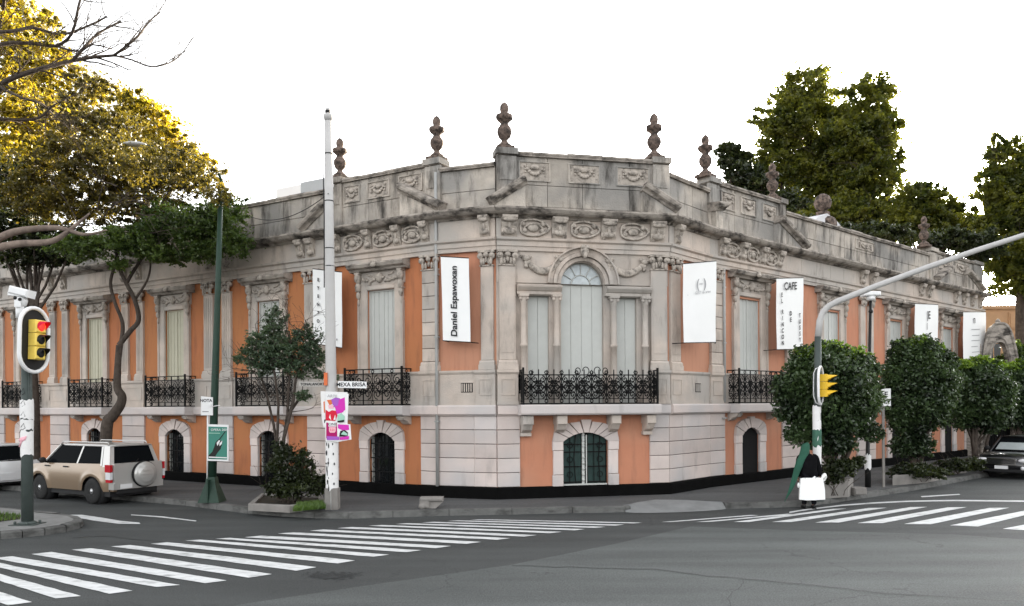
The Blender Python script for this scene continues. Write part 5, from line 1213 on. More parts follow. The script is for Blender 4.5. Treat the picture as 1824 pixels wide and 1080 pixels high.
m.mi = 1; m.ell((-.02,-r0*1.0, z0+.36), (.085,.03,.05), 8, 5, .4); m.tube([(-.10,-r0*.85,z0+.2),(-.05,-r0*1.04,z0+.3),(.06,-r0*1.02,z0+.42)], .018, 5)
m.mi = 2
for k in range(4): m.tube([(-.05,-r0*1.07,z0+.62+.25*k),(.01,-r0*1.09,z0+.70+.25*k),(.04,-r0*1.05,z0+.60+.25*k),(-.02,-r0*1.08,z0+.56+.25*k)], .007, 4)
put('paper_wrap', m, [PAPER, PINK, INK], root, M)
def signal(parent, M, h, wd, glow, yel, vis=None, vl_=1.0):
    """head facing -Y; stadium backboard with white rim; 3 lamps with hoods"""
    r = wd/2; n = 12
    def stad(rr, zz): return [(rr*math.cos(t), zz+rr*math.sin(t)) for t in [math.pi*i/n for i in range(n+1)]] + [(rr*math.cos(t), -zz+rr*math.sin(t)) for t in [math.pi+math.pi*i/n for i in range(n+1)]]
    zc = h/2-r; p = stad(r, zc); m = MB(); m.prism(stad(r*.97, zc), .0, .02, 'y'); m.mi = 1
    m.tube([(a, -.01, c) for a, c in p] + [(p[0][0], -.01, p[0][1])], r*.115, 6); bb = put('backboard', m, [BLK, WHT], parent, M)
    m = MB(); lh = (h-r*1.0)/3*.86; bw = lh*.50
    for k in (-1, 0, 1): m.cbox(-bw, bw, -.19, 0, k*lh-lh*.48, k*lh+lh*.48, .025)
    hs_ = put('signal_housing', m, yel, parent, M)
    for k in (1, 0, -1):
        z = k*lh; R_ = bw*.82; m = MB(); m.lathe([(.001,-.205),(R_*.6,-.21),(R_*.92,-.185)], (0,0,z), 18, True, 'y'); put('lens', m, glow if (k == 1 and glow) else BLK, hs_, M)
        m = MB(); vs = []; q = 14
        for i in range(q+1):
            t = math.pi*(-.12) + math.pi*1.24*i/q; ln_ = (.06 + .17*max(0, math.sin(t)))*vl_
            vs += [(R_*1.02*math.cos(t), -.165, z+R_*1.02*math.sin(t)), (R_*.98*math.cos(t), -.165-ln_, z+R_*.98*math.sin(t)-.02)]
        m.add(vs, [(2*i, 2*i+1, 2*i+3, 2*i+2) for i in range(q)], True); put('visor', m, RED if (k == 1 and glow) else (vis or BLK), hs_, M)  # glow of the lit red lamp put into its visor's colour
c = at(60, 606, b.y-.18)
signal(root, T(c) @ RZ(R(78)) @ Matrix.Rotation(R(2), 4, 'Y'), at(60,550,b.y).z-at(60,663,b.y).z, 46*k_*1.36, REDGL, YELW)
m = MB(); m.tube([(0,0,top+.15),(.12,-.12,top+.15)], .03, 6); m.tube([(-.05,0,top+1.0),(.12,-.10,top+1.0)], .03, 6); m.box(-.06,.06,-.08,.04,top+.45,top+.6); put('mounting_bracket', m, WHT, root, M)
ct = at(36, 530, b.y); root = empty('surveillance_camera', tuple(ct), 0, 'small white surveillance camera on top of the left traffic light', 'camera'); M = WM[root.name]
m = MB(); m.M = Matrix.Rotation(R(14), 4, 'Y'); m.cbox(-.20,.22,-.16,.16,.03,.20,.03); m.M = Matrix.Identity(4); m.prism([(-.19,.03),(.20,.0),(.20,.08),(-.19,.1)], -.13, .13, 'y'); put('housing', m, WHT, root, M)
m = MB(); m.lathe([(.12,-.02),(.13,-.10),(.10,-.19),(.05,-.24),(.001,-.25)], (.02,0,.02), 14); m.box(-.05,.09,-.13,-.11,-.22,-.05); m.tube([(.0,0,-.2),(.0,0,-.45)], .09, 10); put('dome', m, WHT, root, M)
m = MB(); m.lathe([(.001,-.145),(.035,-.14),(.04,-.12)], (-.03,0,-.03), 10, True, 'y'); m.lathe([(.001,-.145),(.035,-.14),(.04,-.12)], (.07,0,-.06), 10, True, 'y'); put('lens', m, BLK, root, M)

# concrete utility pole
b = gr(592, 907, .15); Yp = b.y; k_ = Yp/F; root = empty('utility_pole', tuple(b), 0, 'tall pale grey concrete pole covered in torn paper near its foot', 'pole'); M = WM[root.name]
ht = at(588,205,Yp).z-b.z; tx = -.045
m = MB(); m.tube([(0,0,0),(0,0,.5),(tx*.3,0,ht*.3),(tx*.65,0,ht*.65),(tx,0,ht)], [11.2*k_,11.0*k_,9.6*k_,8.2*k_,6.6*k_], 18); m.tube([(tx,0,ht-.15),(tx,0,ht-.05),(tx,0,ht),(tx,0,ht+.02)], [6.8*k_,8.2*k_,8.4*k_,6*k_], 16); m.tube([(tx,0,ht),(tx,0,ht+.16)], [.05,.06], 10); m.mi = 1
m.tube([(tx-.01,0,ht+.05),(tx-.01,0,ht+.11)], .065, 10)
for z in (ht*.90, ht*.78, ht*.66, ht*.615): m.tube([(tx*z/ht,0,z),(tx*z/ht,0,z+.025)], (9.8-3.0*z/ht)*k_*1.02+.004, 16)
m.tube([(tx-.13,.0,ht-1.2),(tx-.11,.0,ht-2.4),(tx-.12,0,ht-4.2)], .014, 5)
put('shaft', m, [CPOLE, PLAS], root, M)
m = MB(); rg = random.Random(12); z0, z1 = at(592,872,Yp).z-b.z, at(592,786,Yp).z-b.z
wrap(m, 0, 0, 10.6*k_, z0, z1, rg); m.mi = 1
for k in range(16): m.ell((rg.uniform(-.13,-.02), -.125-.02*rg.random(), rg.uniform(z0,z1)), (rg.uniform(.01,.03),.02,rg.uniform(.02,.09)), 6, 4)
for k in range(5): m.ell((rg.uniform(.02,.09), -.14, z0+.15+.24*k), (.018,.02,.035), 6, 4)
put('paper_wrap', m, [PAPER, INK], root, M)
m = MB(); m.box(-.15,.16,-.15,.15,0,.52); put('footing', m, CONC, root, M)
m = MB(); m.box(-.15,-.07,-.16,-.10, at(0,692,Yp).z-b.z+.02, at(0,668,Yp).z-b.z); put('orange_tape', m, ORG, root, M)
# posters
def sheet(mb, pts, Y, th=.006, bow=0.0, cx=None):
    P = [at(x, y, Y) for x, y in pts]; V = [tuple(p) for p in P] + [tuple(p + Vector((0, th, 0))) for p in P]; n = len(P)
    mb.add(V, [tuple(range(n))[::-1], tuple(range(n, 2*n))] + [(i, (i+1)%n, n+(i+1)%n, n+i) for i in range(n)], False)
def poster(label, layers, Y, name='poster', cat='poster', texts=(), group=None):
    xs = [p[0] for l in layers for p in l[1]]; ys = [p[1] for l in layers for p in l[1]]; o = at(sum(xs)/len(xs), max(ys), Y); mats = []; m = MB()
    for i, (mt, pts) in enumerate(layers):
        if mt not in mats: mats.append(mt)
        m.mi = mats.index(mt); sheet(m, pts, Y - .0025*i)
    if INK not in mats: mats.append(INK)
    for tx_, size, x, y, rot, mt in texts:
        if mt not in mats: mats.append(mt)
        m.mi = mats.index(mt); m.text(tx_, size, T(at(x, y, Y-.0025*(len(layers)+1))) @ Matrix.Rotation(R(rot), 4, 'Y') @ Matrix.Rotation(R(90), 4, 'X'))
    inv = T(-o); m.v = [tuple(inv @ Vector(v)) for v in m.v]
    return tag(put(name, m, mats, None, T(o)), label, cat, group)
Yf = Yp - .165
poster('tall white poster with a magenta and red collage, upper one on the concrete pole', [(PAPER, [(571,697),(619,699),(619,760),(576,762)]), (WHT, [(580,702),(621,702),(619,752),(580,752)]),
    (PURP, [(590,712),(598,708),(606,710),(604,722),(594,726)]), (MAG, [(604,712),(614,708),(615,730),(608,736),(600,732)]), (ORG, [(582,713),(590,712),(592,720),(587,722)]), (MAG, [(596,724),(606,722),(612,734),(600,738)]), (PINK, [(584,722),(594,722),(594,728),(586,728)]),
    (RED, [(580,730),(586,734),(591,731),(598,732),(601,740),(597,750),(580,749)]), (WHT, [(586,744),(588,738),(590,749)]), (WHT, [(594,748),(597,739),(598,748)]), (MINT, [(602,740),(608,736),(614,742),(613,752),(601,752)]), (BLK, [(601,750),(613,748),(613,752),(601,753)])], Yf, texts=[('ARTE', .10, 592, 706, 4, INKG)], group='posters on the concrete pole')
poster('magenta and crimson poster with a green patch, lower one on the concrete pole', [(WHT, [(579,751),(604,752),(605,755),(624,756),(626,783),(604,787),(580,786)]), (CRIM, [(581,753),(600,753),(601,781),(581,781)]), (WHT, [(585,752),(599,752),(599,760),(585,760)]), (PINK, [(586,761),(598,761),(598,768),(596,771),(588,771),(586,768)]),
    (MAG, [(602,756),(621,757),(622,766),(610,767),(602,763)]), (BLK, [(606,768),(614,766),(620,771),(619,778),(604,778)]), (MINT, [(607,774),(612,768),(619,773),(618,776)]), (PURP, [(582,777),(604,778),(604,784),(582,784)]), (MAG, [(605,779),(622,777),(621,783),(605,784)])], Yf-.02, texts=[('CINE', .09, 592, 756, 0, INK), ('E.21', .07, 592, 766, 0, RED)], group='posters on the concrete pole')
poster('narrow peeling poster strip curling off the left of the concrete pole', [(PAPER, [(571,699),(579,700),(579,760),(576,761),(573,744)]), (ORG, [(576,716),(578.5,715),(579,736),(577,735)]), (INK, [(577.5,748),(579.5,747),(579.5,753),(577.5,754)])], Yf-.012, group='posters on the concrete pole')
def plate(label, pts, Y, texts, mt=None, name='street_sign', cat='sign', group=None, th=.02):
    P = [at(x, y, Y) for x, y in pts]; o = at(sum(p[0] for p in pts)/4, max(p[1] for p in pts), Y); m = MB(); V = [tuple(p-o) for p in P] + [tuple(p-o+Vector((0,th,0))) for p in P]
    m.add(V, [(3,2,1,0),(4,5,6,7),(0,1,5,4),(1,2,6,5),(2,3,7,6),(3,0,4,7)], False); m.mi = 1
    for tx_, size, x, y, sp_ in texts: m.text(tx_, size, T(at(x, y, Y-.004)-o) @ Matrix.Rotation(R(90), 4, 'X'), space=sp_, bold=.003)
    return tag(put(name, m, [mt or WHT, INK], None, T(o)), label, cat, group)
plate('white street name plate reading MEXA BRISA, right of the concrete pole', [(602,679),(653,680),(653,692),(602,691)], Yp-.12, [('MEXA BRISA', .13, 625, 685.5, 1.0)], group='street name plates on the concrete pole')
plate('faded grey street name plate left of the concrete pole', [(533,680),(579,681),(579,689),(533,688)], Yp-.10, [('TONALANORTE', .085, 558, 684.7, 1.0)], mt=mat('faded_enamel', (.42,.40,.37), .6, .05, 4), group='street name plates on the concrete pole')
# green lamp post
b = gr(378, 894, .15); Yg = b.y; k_ = Yg/F; root = empty('street_lamp', tuple(b), 0, 'slim dark green lamp post with a curved arm reaching left into the trees', 'street lamp', 'street lamps'); M = WM[root.name]
tp_ = at(394, 322, Yg) - b; m = MB()
m.tube([(0,0,.6)] + [tuple(Vector((0,0,.6)).lerp(tp_, t)) for t in (.3,.6,1)], [7.6*k_,6.6*k_,5.4*k_,4*k_], 12)
arm = [at(394,322,Yg)-b, at(391,312,Yg)-b, at(378,298,Yg)-b, at(350,280,Yg)-b, at(320,268,Yg-.2)-b, at(262,259,Yg-.4)-b]; m.tube([tuple(p) for p in arm], [.045,.034,.028,.024,.020,.018], 8)
put('pole', m, PGREEN, root, M)
m = MB(); m.add([(-.28,-.28,0),(.28,-.28,0),(.28,.28,0),(-.28,.28,0),(-.13,-.13,.5),(.13,-.13,.5),(.13,.13,.5),(-.13,.13,.5),(-.11,-.11,.66),(.11,-.11,.66),(.11,.11,.66),(-.11,.11,.66)], [(0,1,5,4),(1,2,6,5),(2,3,7,6),(3,0,4,7),(4,5,9,8),(5,6,10,9),(6,7,11,10),(7,4,8,11),(8,9,10,11),(0,3,2,1)], False)
m.box(-.02,.0,-.29,-.1,0,.6); m.tube([(.13,-.15,.02),(.24,-.25,.02)], .02, 5); put('base', m, PGREEN, root, M)
m = MB(); m.ell(tuple(at(240,257,Yg-.45)-b), (.31,.14,.065), 14, 8, -.05); put('lamp_head', m, mat('lamp_glass', (.45,.45,.44), .4, .1), root, M)
# white notice plate and teal poster panel on the lamp post
m = MB(); pl = plate('small white notice plate strapped to the left of the green lamp post', [(358,706),(379,708),(379,740),(358,740)], Yg-.14, [('NOTA', .11, 367, 714, 1), ('-----', .1, 366, 733, 1)], name='notice_plate')
m = MB(); o = WM[pl.name].translation; m.tube([tuple(at(376,725,Yg-.1)-o), tuple(at(392,722,Yg-.1)-o)], .012, 5); m.tube([tuple(at(370,738,Yg-.1)-o), tuple(at(369,864,Yg-.1)-o)], .018, 6); m.box(.0+.06,.12,-.03,.0,.22,.30); put('bracket', m, WHT, pl, WM[pl.name])
def black_hand():
    return [(371,817),(371,812),(378,805),(382,795),(384,788),(388,784),(391,782),(393,785),(396,786),(395,793),(393,800),(388,806),(384,812),(384,817)]
pn = poster('teal poster panel with a black gloved hand raising a baton, on the green lamp post', [(WHT, [(369,756),(407,757),(407,822),(369,821)]), (TEAL, [(371,760),(404.5,761),(404.5,819),(371,818)]),
    (BLK, black_hand()), (WHT, [(386,789),(391,783),(392,786),(387,795)]), (WHT, [(391,790),(396,785),(395,791),(391,795)]), (WHT, [(372,813.5),(404,815),(404,816.6),(372,815.6)]), (MINT, [(372,771),(392,771.5),(392,772.6),(372,772.4)]), (BLK, [(389,784),(401,768),(402,768.6),(390.5,784.6)])], Yg-.17, texts=[('OPERA 2009', .085, 391, 766, 0, WHT)])
m = MB(); o = WM[pn.name].translation; P_ = [at(x, y, Yg-.165)-o for x, y in ((369,756),(407,757),(407,822),(369,821))]; m.add([tuple(p) for p in P_] + [tuple(p+Vector((0,.05,0))) for p in P_], [(4,5,6,7),(0,1,5,4),(1,2,6,5),(2,3,7,6),(3,0,4,7)], False); m.box(-.1,.1,.05,.12,.3,.36); put('frame', m, WHT, pn, WM[pn.name])
# right-hand signal with long curved mast arm
b = gr(1456, 893, .15); Yr = b.y; k_ = Yr/F; root = empty('traffic_light', tuple(b), 0, 'traffic light on a tall curved white mast whose arm sweeps to the right edge', 'traffic light', 'traffic lights at the crossing'); M = WM[root.name]
def ap(x, y, dy): p = at(x, y, Yr+dy) - b; return tuple(p)
path = [(0,0,0), ap(1456.5,700,0), ap(1457,600,0), ap(1460,572,0), ap(1466,556,-.02), ap(1477,545,-.1), ap(1492,537,-.2), ap(1560,510,-.6), ap(1650,477,-1.1), ap(1740,446,-1.6), ap(1824,419,-2.0), ap(1960,374,-2.8), ap(2050,350,-3.2)]
m = MB(); m.tube(path[:3], [7.2*k_,6.4*k_,5.8*k_], 14); m.mi = 1; m.tube(path[2:], [5.7*k_,5.6*k_,5.5*k_,5.4*k_,5.3*k_,5*k_,4.7*k_,4.4*k_,4*k_,3.6*k_,3.4*k_], 12); m.mi = 0
m.box(-.13,.13,-.11,.13,0,.025)
put('mast', m, [PGREY, CPOLE], root, M)
rg = random.Random(31); m = MB(); zz = lambda y: at(1456,y,Yr).z-b.z
wrap(m, 0, 0, 6.9*k_, zz(812), zz(724), rg); wrap(m, .0, 0, 7.1*k_, zz(792), zz(770), rg) ; wrap(m, 0, 0, 6.8*k_, zz(850), zz(800), rg); m.mi = 1; wrap(m, 0, 0, 7.3*k_, zz(795), zz(766), rg); put('paper_wrap', m, [PAPER, mat('green_paint_band', (.05,.13,.09), .7, .3, 8)], root, M)
hd = T(at(1461, 687, Yr-.12)) @ RZ(R(58))
signal(root, hd, at(0,655,Yr).z-at(0,722,Yr).z, 40*k_, None, YEL, YEL, 1.1)
for (x, y) in ((1463,660),(1463,716)):
    m = MB(); c = at(x, y, Yr-.05)-b; m.tube([(0,0,c.z), (c.x, -.05, c.z)], .02, 5); put('mounting_bracket', m, WHT, root, M)
m = MB(); m.tube([ap(x, y, -.12) for x, y in ((1450,664),(1453,657),(1458,655),(1463,656))], .012, 5, False); m.tube([ap(x, y, -.12) for x, y in ((1449.5,664),(1449,690),(1449.5,706),(1453,717),(1459,721),(1464,718),(1466,708),(1465.5,700))], .016, 5, False); put('conduit', m, WHT, root, M)
# black lamp post behind the first ficus
b = gr(1546, 868, .15); Yb = b.y; root = empty('street_lamp', tuple(b), 0, 'thin black lamp post with a flat white head, rising behind the first ficus', 'street lamp', 'street lamps'); M = WM[root.name]
tp_ = at(1551, 528, Yb)-b; m = MB(); m.tube([(0,0,0),(0,0,.9),(0,0,1.0),tuple(tp_)], [.085,.085,.06,.04], 12); m.lathe([(.05,-.5),(.07,-.45),(.05,-.4)], tuple(tp_), 10); put('pole', m, BLK, root, M)
m = MB(); wrap(m, .0, 0, .088, .55, .98, random.Random(2)); put('paper_wrap', m, PAPER, root, M)
m = MB(); m.cbox(tp_.x-.24, tp_.x+.24, tp_.y-.16, tp_.y+.16, tp_.z, tp_.z+.13, .03); m.lathe([(.001,-.14),(.12,-.1),(.13,0)], tuple(tp_), 12); put('lamp_head', m, WHT, root, M)
# sign post
b = gr(1574, 868, .15); Yn = b.y; root = empty('sign_post', tuple(b), 0, 'thin beige post with a small white regulation sign, between the first two ficus trees', 'sign'); M = WM[root.name]
m = MB(); z1 = at(0,694,Yn).z-b.z; m.box(-.035,.035,-.02,.02,0,z1); put('post', m, CONC, root, M)
m = MB(); c = at(1577,708,Yn)-b; m.box(c.x-.14,c.x+.14,-.045,-.022,c.z-.26,c.z+.26); m.mi = 1; m.text('E', .22, T((c.x,-.05,c.z+.08)) @ Matrix.Rotation(R(90),4,'X'), bold=.006); m.text('8-20', .09, T((c.x,-.05,c.z-.14)) @ Matrix.Rotation(R(90),4,'X')); put('sign_panel', m, [WHT, INK], root, M)
# stone blocks
def block(label, px, py, w_, d, h, name='stone_block'):
    b = gr(px, py, .15); m = MB(); rg = random.Random(px); m.cbox(-w_/2, w_/2, -d/2, d/2, 0, h, .03); m.v = [(x+rg.uniform(-.012,.012), y+rg.uniform(-.012,.012), z+rg.uniform(-.01,.01)) for x, y, z in m.v]
    return tag(put(name, m, CONC, None, T(b) @ RZ(rg.uniform(-.1,.3))), label, 'block')
block('small square stone block on the pavement beside the square planter', 1528, 881, .36, .3, .2)
b = gr(768, 905, .15); m = MB(); m.cbox(-.27,-.02,-.15,.15,0,.24,.03); m.cbox(-.26,.30,-.16,.16,.17,.27,.03); m.ell((-.2,-.13,.06),(.1,.06,.08),8,5); m.prism([(-.02,.0),(.12,.0),(.30,.16),(-.02,.17)],-.10,.12,'y')
tag(put('concrete_stump', m, CONC, None, T(b)), 'low broken concrete stump standing alone on the corner pavement', 'stump')

# ------------------------------------------------------------------ banners on the facade
def banner(label, corners, fr, off, texts=(), rods=True, twist=0.0):
    """corners: 4 pixels TL,TR,BR,BL hung 'off' metres proud of the facade frame"""
    def P(x, y, o): s_ = fr.s(x, o, y); z = fr.z(x, y, o); return Vector((s_, -o, z))
    A = [P(corners[0][0], corners[0][1], off), P(corners[1][0], corners[1][1], off+twist), P(corners[2][0], corners[2][1], off+twist), P(corners[3][0], corners[3][1], off)]
    o = (A[2]+A[3])/2; root = put('banner', grid_cloth(A, o), WHITE, None, fr.M @ T(o)); tag(root, label, 'banner', 'white banners hung along the facade')
    if texts:
        m = MB(); U = (A[1]-A[0]); V = (A[3]-A[0]); u = U.normalized(); v = Vector((0,0,1)); nrm = u.cross(v).normalized()
        for tx_, size, fu, fv, rot, mt in texts:
            m.mi = mt; c = A[0] + U*fu + V*fv - o + nrm*.035
            Mt = Matrix(((u.x, v.x, nrm.x, c.x), (u.y, v.y, nrm.y, c.y), (u.z, v.z, nrm.z, c.z), (0,0,0,1)))
            m.text(tx_, size, Mt @ Matrix.Rotation(R(rot), 4, 'Z'), bold=.006 if size > .12 else 0)
        put('lettering', m, [INK, INKG], root, fr.M @ T(o))
    m = MB()
    for p in (A[0]+Vector((0,0,0)), A[3]):
        m.tube([tuple(p-o), tuple(Vector((p.x, .05, p.z+.0))-o)], .012, 5)
    q = (A[1]-A[0]); m.tube([tuple(A[0]-o), tuple(A[1]-o)], .012, 5); m.tube([tuple(A[3]-o), tuple(A[2]-o)], .012, 5)
    if fr is FLP or fr is FRP: 
        m.tube([tuple(A[2]-o), tuple(A[2]-o+Vector((.18,.12,-.02)))], .014, 5)
    put('rod', m, IRON, root, fr.M @ T(o)); return root
def grid_cloth(A, o, nu=8, nv=16):
    m = MB(); vs = []
    for side in (0, 1):
        for j in range(nv+1):
            for i in range(nu+1):
                a, b_ = i/nu, j/nv; p = A[0].lerp(A[1], a).lerp(A[3].lerp(A[2], a), b_) - o
                p.y += .018*math.sin(a*5+b_*3)*math.sin(b_*math.pi) + side*.004; vs.append(tuple(p))
    k = (nu+1)*(nv+1); f = []
    for j in range(nv):
        for i in range(nu):
            q = j*(nu+1)+i; f.append((q+nu+1, q+nu+2, q+1, q)); f.append((k+q, k+q+1, k+q+nu+2, k+q+nu+1))
    m.add(vs, f, True); return m
banner('white banner with faint vertical letters, half hidden behind the concrete pole', [(557,479),(609,485),(609,620),(557,612)], FL, .55, [('E', .13, .22, .14, 0, 0), ('Y', .13, .22, .25, 0, 0), ('E', .13, .22, .36, 0, 0), ('N', .13, .22, .47, 8, 0), ('T', .13, .22, .58, 0, 0), ('O', .13, .22, .69, 0, 0), ("'", .2, .86, .92, 0, 0)])
banner('white banner reading Daniel Espawoxan sideways, left of the centre bay', [(785,457),(835,460),(838,610),(789,607)], FLP, .40, [('Daniel Espawoxan', .255, .46, .52, 90, 0)], twist=.05)
banner('nearly blank white banner with a tiny bracketed logo, right of the centre bay', [(1217,470),(1276,465),(1275,610),(1218,611)], FRP, .45, [('(', .36, .40, .28, 0, 1), ('casa', .10, .50, .275, 0, 1), (')', .36, .62, .28, 0, 1), ('GUST de artes', .11, .55, .39, 0, 1), ('-', .12, .10, .40, 0, 1)], twist=.3)
vl = lambda w_, fu, f0, st: [(c_, .19, fu, f0+st*i, 0, 0) for i, c_ in enumerate(w_)]
banner('white banner lettered CAFE EL RINCON DE TUSSY in columns', [(1383,496),(1431,495),(1430,622),(1384,623)], FR, .55, [('CAFE', .34, .48, .12, 0, 0)] + vl('EL', .16, .24, .085) + vl('RINCON', .18, .48, .088) + vl('DE', .48, .51, .09) + vl('TUSSY', .82, .55, .088))
banner('white banner with a square outline logo above the tall domed ficus', [(1630,541),(1671,543),(1671,625),(1630,620)], FR, .55, [('|E', .45, .55, .26, 0, 0), ('|', .3, .48, .5, 0, 0), ('S:U', .2, .5, .72, 0, 0)])
banner('white banner with a small arch logo and thin ruled lines, last on the right', [(1716,556),(1756,556),(1756,641),(1716,640)], FR, .55, [('n', .5, .45, .17, 0, 0), ('________', .26, .5, .33, 0, 1), ('_______', .26, .5, .46, 0, 1), ('________', .26, .5, .57, 0, 1), ('______', .26, .45, .70, 0, 1), ('_______', .26, .5, .82, 0, 1)])

# ------------------------------------------------------------------ far right: building, stone arch, hedge
PEACH = mat('peach_render', (.50,.30,.17), .9, .08, 2, .2, 30, dark=(.3,.18,.1), dthr=.6, dstr=.4)
c = at(1762, 560, 50); root = empty('apartment_building', (c.x, 50, 0), 0, 'low peach coloured building with a panelled parapet beyond the mansion, far right', 'building'); M = WM[root.name]
zt = at(1790,548,50).z
m = MB(); m.box(-3, 22, 0, 12, 0, zt); m.box(-3.1, 22.1, -.12, .3, zt-.1, zt+.12); m.box(-3.1, 22.1, -.1, 0, zt-1.75, zt-1.55); put('wall', m, PEACH, root, M)  # unseen right part widened to shade the road from the low sun
for k in range(8):
    m = MB(); x0 = -2.6+k*1.9; m.box(x0, x0+1.6, -.05, 0, zt-1.4, zt-.3); m.box(x0+.1, x0+1.5, -.09, -.05, zt-1.3, zt-.4); put('parapet_panel', m, PEACH, root, M)
for k in range(5):
    m = MB(); x0 = -.2+k*2.6; m.box(x0, x0+.9, -.02, .05, zt-3.9, zt-2.3); wn = put('window', m, GLASS, root, M); m = MB(); m.box(x0-.08, x0+.98, -.06, 0, zt-4.0, zt-3.9); m.box(x0-.08, x0+.98, -.06, 0, zt-2.3, zt-2.2); m.box(x0+.43,x0+.47,-.04,-.02,zt-3.9,zt-2.3); put('frame', m, PEACH, wn, M)
# stone pointed arch
Ya = 36.5; c = at(1778, 700, Ya); root = empty('stone_archway', (c.x, Ya, .1), R(-18), 'dark weathered stone gateway with a pointed arch just past the end of the mansion', 'archway'); M = WM[root.name]
hw_ = 30*Ya/F; zt = at(0,588,Ya).z-.1
m = MB(); n = 14
def gothic(w_, zs_, zt_):
    P = [(-w_, 0), (-w_, zs_)]
    for i in range(1, n): t = i/n; P.append((-w_*(1-t)**.62, zs_+(zt_-zs_)*math.sin(t*math.pi/2)**.95))
    P.append((0, zt_)); return P + [(-x, z) for x, z in P[-2::-1]]
Po, Pi = gothic(hw_, zt*.62, zt), gothic(hw_*.62, zt*.56, zt*.86)
for i in range(len(Po)-1):
    a, b_, c_, d = Po[i], Po[i+1], Pi[i+1], Pi[i]; m.prism([a, b_, c_, d], -.35, .35, 'y')
Pm = gothic(hw_*.72, zt*.57, zt*.89)
m.tube([(x, -.36, z) for x, z in Pm], .05, 6, False); m.tube([(x, -.36, z) for x, z in Po], .06, 6, False); m.ell((0,0,zt+.05), (.12,.2,.2), 8, 5)
put('arch', m, STONEC, root, M)
m = MB(); m.box(-hw_*.62, hw_*.62, .1, .14, 0, zt*.9*.56); m.mi = 0
for k in range(9): m.box(-hw_*.6+k*hw_*.15, -hw_*.6+k*hw_*.15+.03, .04, .08, 0, zt*.62)
put('gate', m, IRON, root, M)
m = MB(); m.box(-hw_-3.0, -hw_+.05, -.25, .25, 0, zt*.85); m.box(hw_-.05, hw_+9, -.25, .25, 0, 2.2); put('wall', m, STONEC, root, M)
b = at(1806, 640, 37); root = empty('hedge', (b.x, 37, .1), 0, 'clipped green hedge above the wall right of the pointed stone arch', 'hedge'); leafmesh('foliage', leaves([pblob(*s, 37) for s in ((1812,628,26,18),(1850,630,40,20),(1800,642,20,12),(1905,630,50,24))], 16000, .09, 91, clump=.3), L_GRN, root)
m = MB(); m.box(-.6, 4.2, -.2, .2, 2.0, 4.4); 
rg = random.Random(2); m = MB()
for k in range(12): x = -.4+k*.4; m.tube([(x,0,0),(x+rg.uniform(-.1,.1),0,2.2),(x+rg.uniform(-.2,.2),0,4.4)], [.05,.04,.02], 5)
put('stem', m, BARK, root, WM[root.name])

# ------------------------------------------------------------------ walking person seen from behind
def skin(name, J, E_, mt, parent, M, sub=2):
    me = bpy.data.meshes.new(name); keys = list(J); me.from_pydata([J[k][0] for k in keys], [(keys.index(a), keys.index(b_)) for a, b_ in E_], []); me.materials.append(mt)
    o = bpy.data.objects.new(name, me); finish(o, parent, M); s_ = o.modifiers.new('skin', 'SKIN'); s_.use_smooth_shade = True
    for i, k in enumerate(keys):
        r_ = J[k][1]; me.skin_vertices[0].data[i].radius = r_ if hasattr(r_, '__len__') else (r_, r_)
    me.skin_vertices[0].data[0].use_root = True
    q = o.modifiers.new('sub', 'SUBSURF'); q.levels = q.render_levels = sub; return o
b = gr(1441, 906.5, 0); b.z = 0.0; Yq = b.y; person = empty('person', tuple(b), R(-8), 'person seen from behind in a black jacket and green shawl, stepping off the kerb', 'person'); M = WM[person.name]
CBLK = mat('black_jacket', (.006,.006,.007), .9, .3, 6, .4, 30, spec=.05); CGRN = mat('green_shawl', (.022,.085,.055), .85, .15, 5, .4, 20); JEAN = mat('dark_trousers', (.007,.007,.009), .9, .2, 6, .3, 30, spec=.05)
# back is towards -Y; faces +Y
J = {'pelvis': ((0,0,.86),(.15,.11)), 'waist': ((0,-.01,1.0),(.145,.105)), 'chest': ((-.01,.02,1.18),(.18,.12)), 'sh': ((-.02,.05,1.31),(.15,.10)), 'neck': ((-.03,.09,1.40),(.06,.06)), 'headb': ((-.035,.13,1.47),(.075,.085)), 'head': ((-.035,.14,1.55),(.082,.095)), 'crown': ((-.035,.13,1.62),(.05,.06)), 'nose': ((-.035,.25,1.525),(.014,.016)),
     'lhip': ((-.09,0,.82),(.105,.105)), 'lknee': ((-.11,.07,.47),(.062,.066)), 'lank': ((-.12,-.04,.10),(.042,.045)), 'ltoe': ((-.12,.13,.045),(.045,.032)),
     'rhip': ((.09,0,.82),(.105,.105)), 'rknee': ((.10,-.02,.46),(.062,.066)), 'rank': ((.11,-.07,.10),(.042,.045)), 'rtoe': ((.12,.10,.045),(.045,.032)),
     'lsh': ((-.19,.04,1.28),(.062,.062)), 'lel': ((-.25,.02,1.00),(.047,.047)), 'lwr': ((-.23,.12,.80),(.032,.034)), 'rsh': ((.16,.05,1.27),(.062,.062)), 'rel': ((.25,.04,1.02),(.047,.047)), 'rwr': ((.28,.05,.80),(.032,.034))}
Eg = [('pelvis','waist'),('waist','chest'),('chest','sh'),('sh','neck'),('neck','headb'),('headb','head'),('head','crown'),('head','nose'),('pelvis','lhip'),('lhip','lknee'),('lknee','lank'),('lank','ltoe'),('pelvis','rhip'),('rhip','rknee'),('rknee','rank'),('rank','rtoe'),
      ('sh','lsh'),('lsh','lel'),('lel','lwr'),('sh','rsh'),('rsh','rel'),('rel','rwr')]
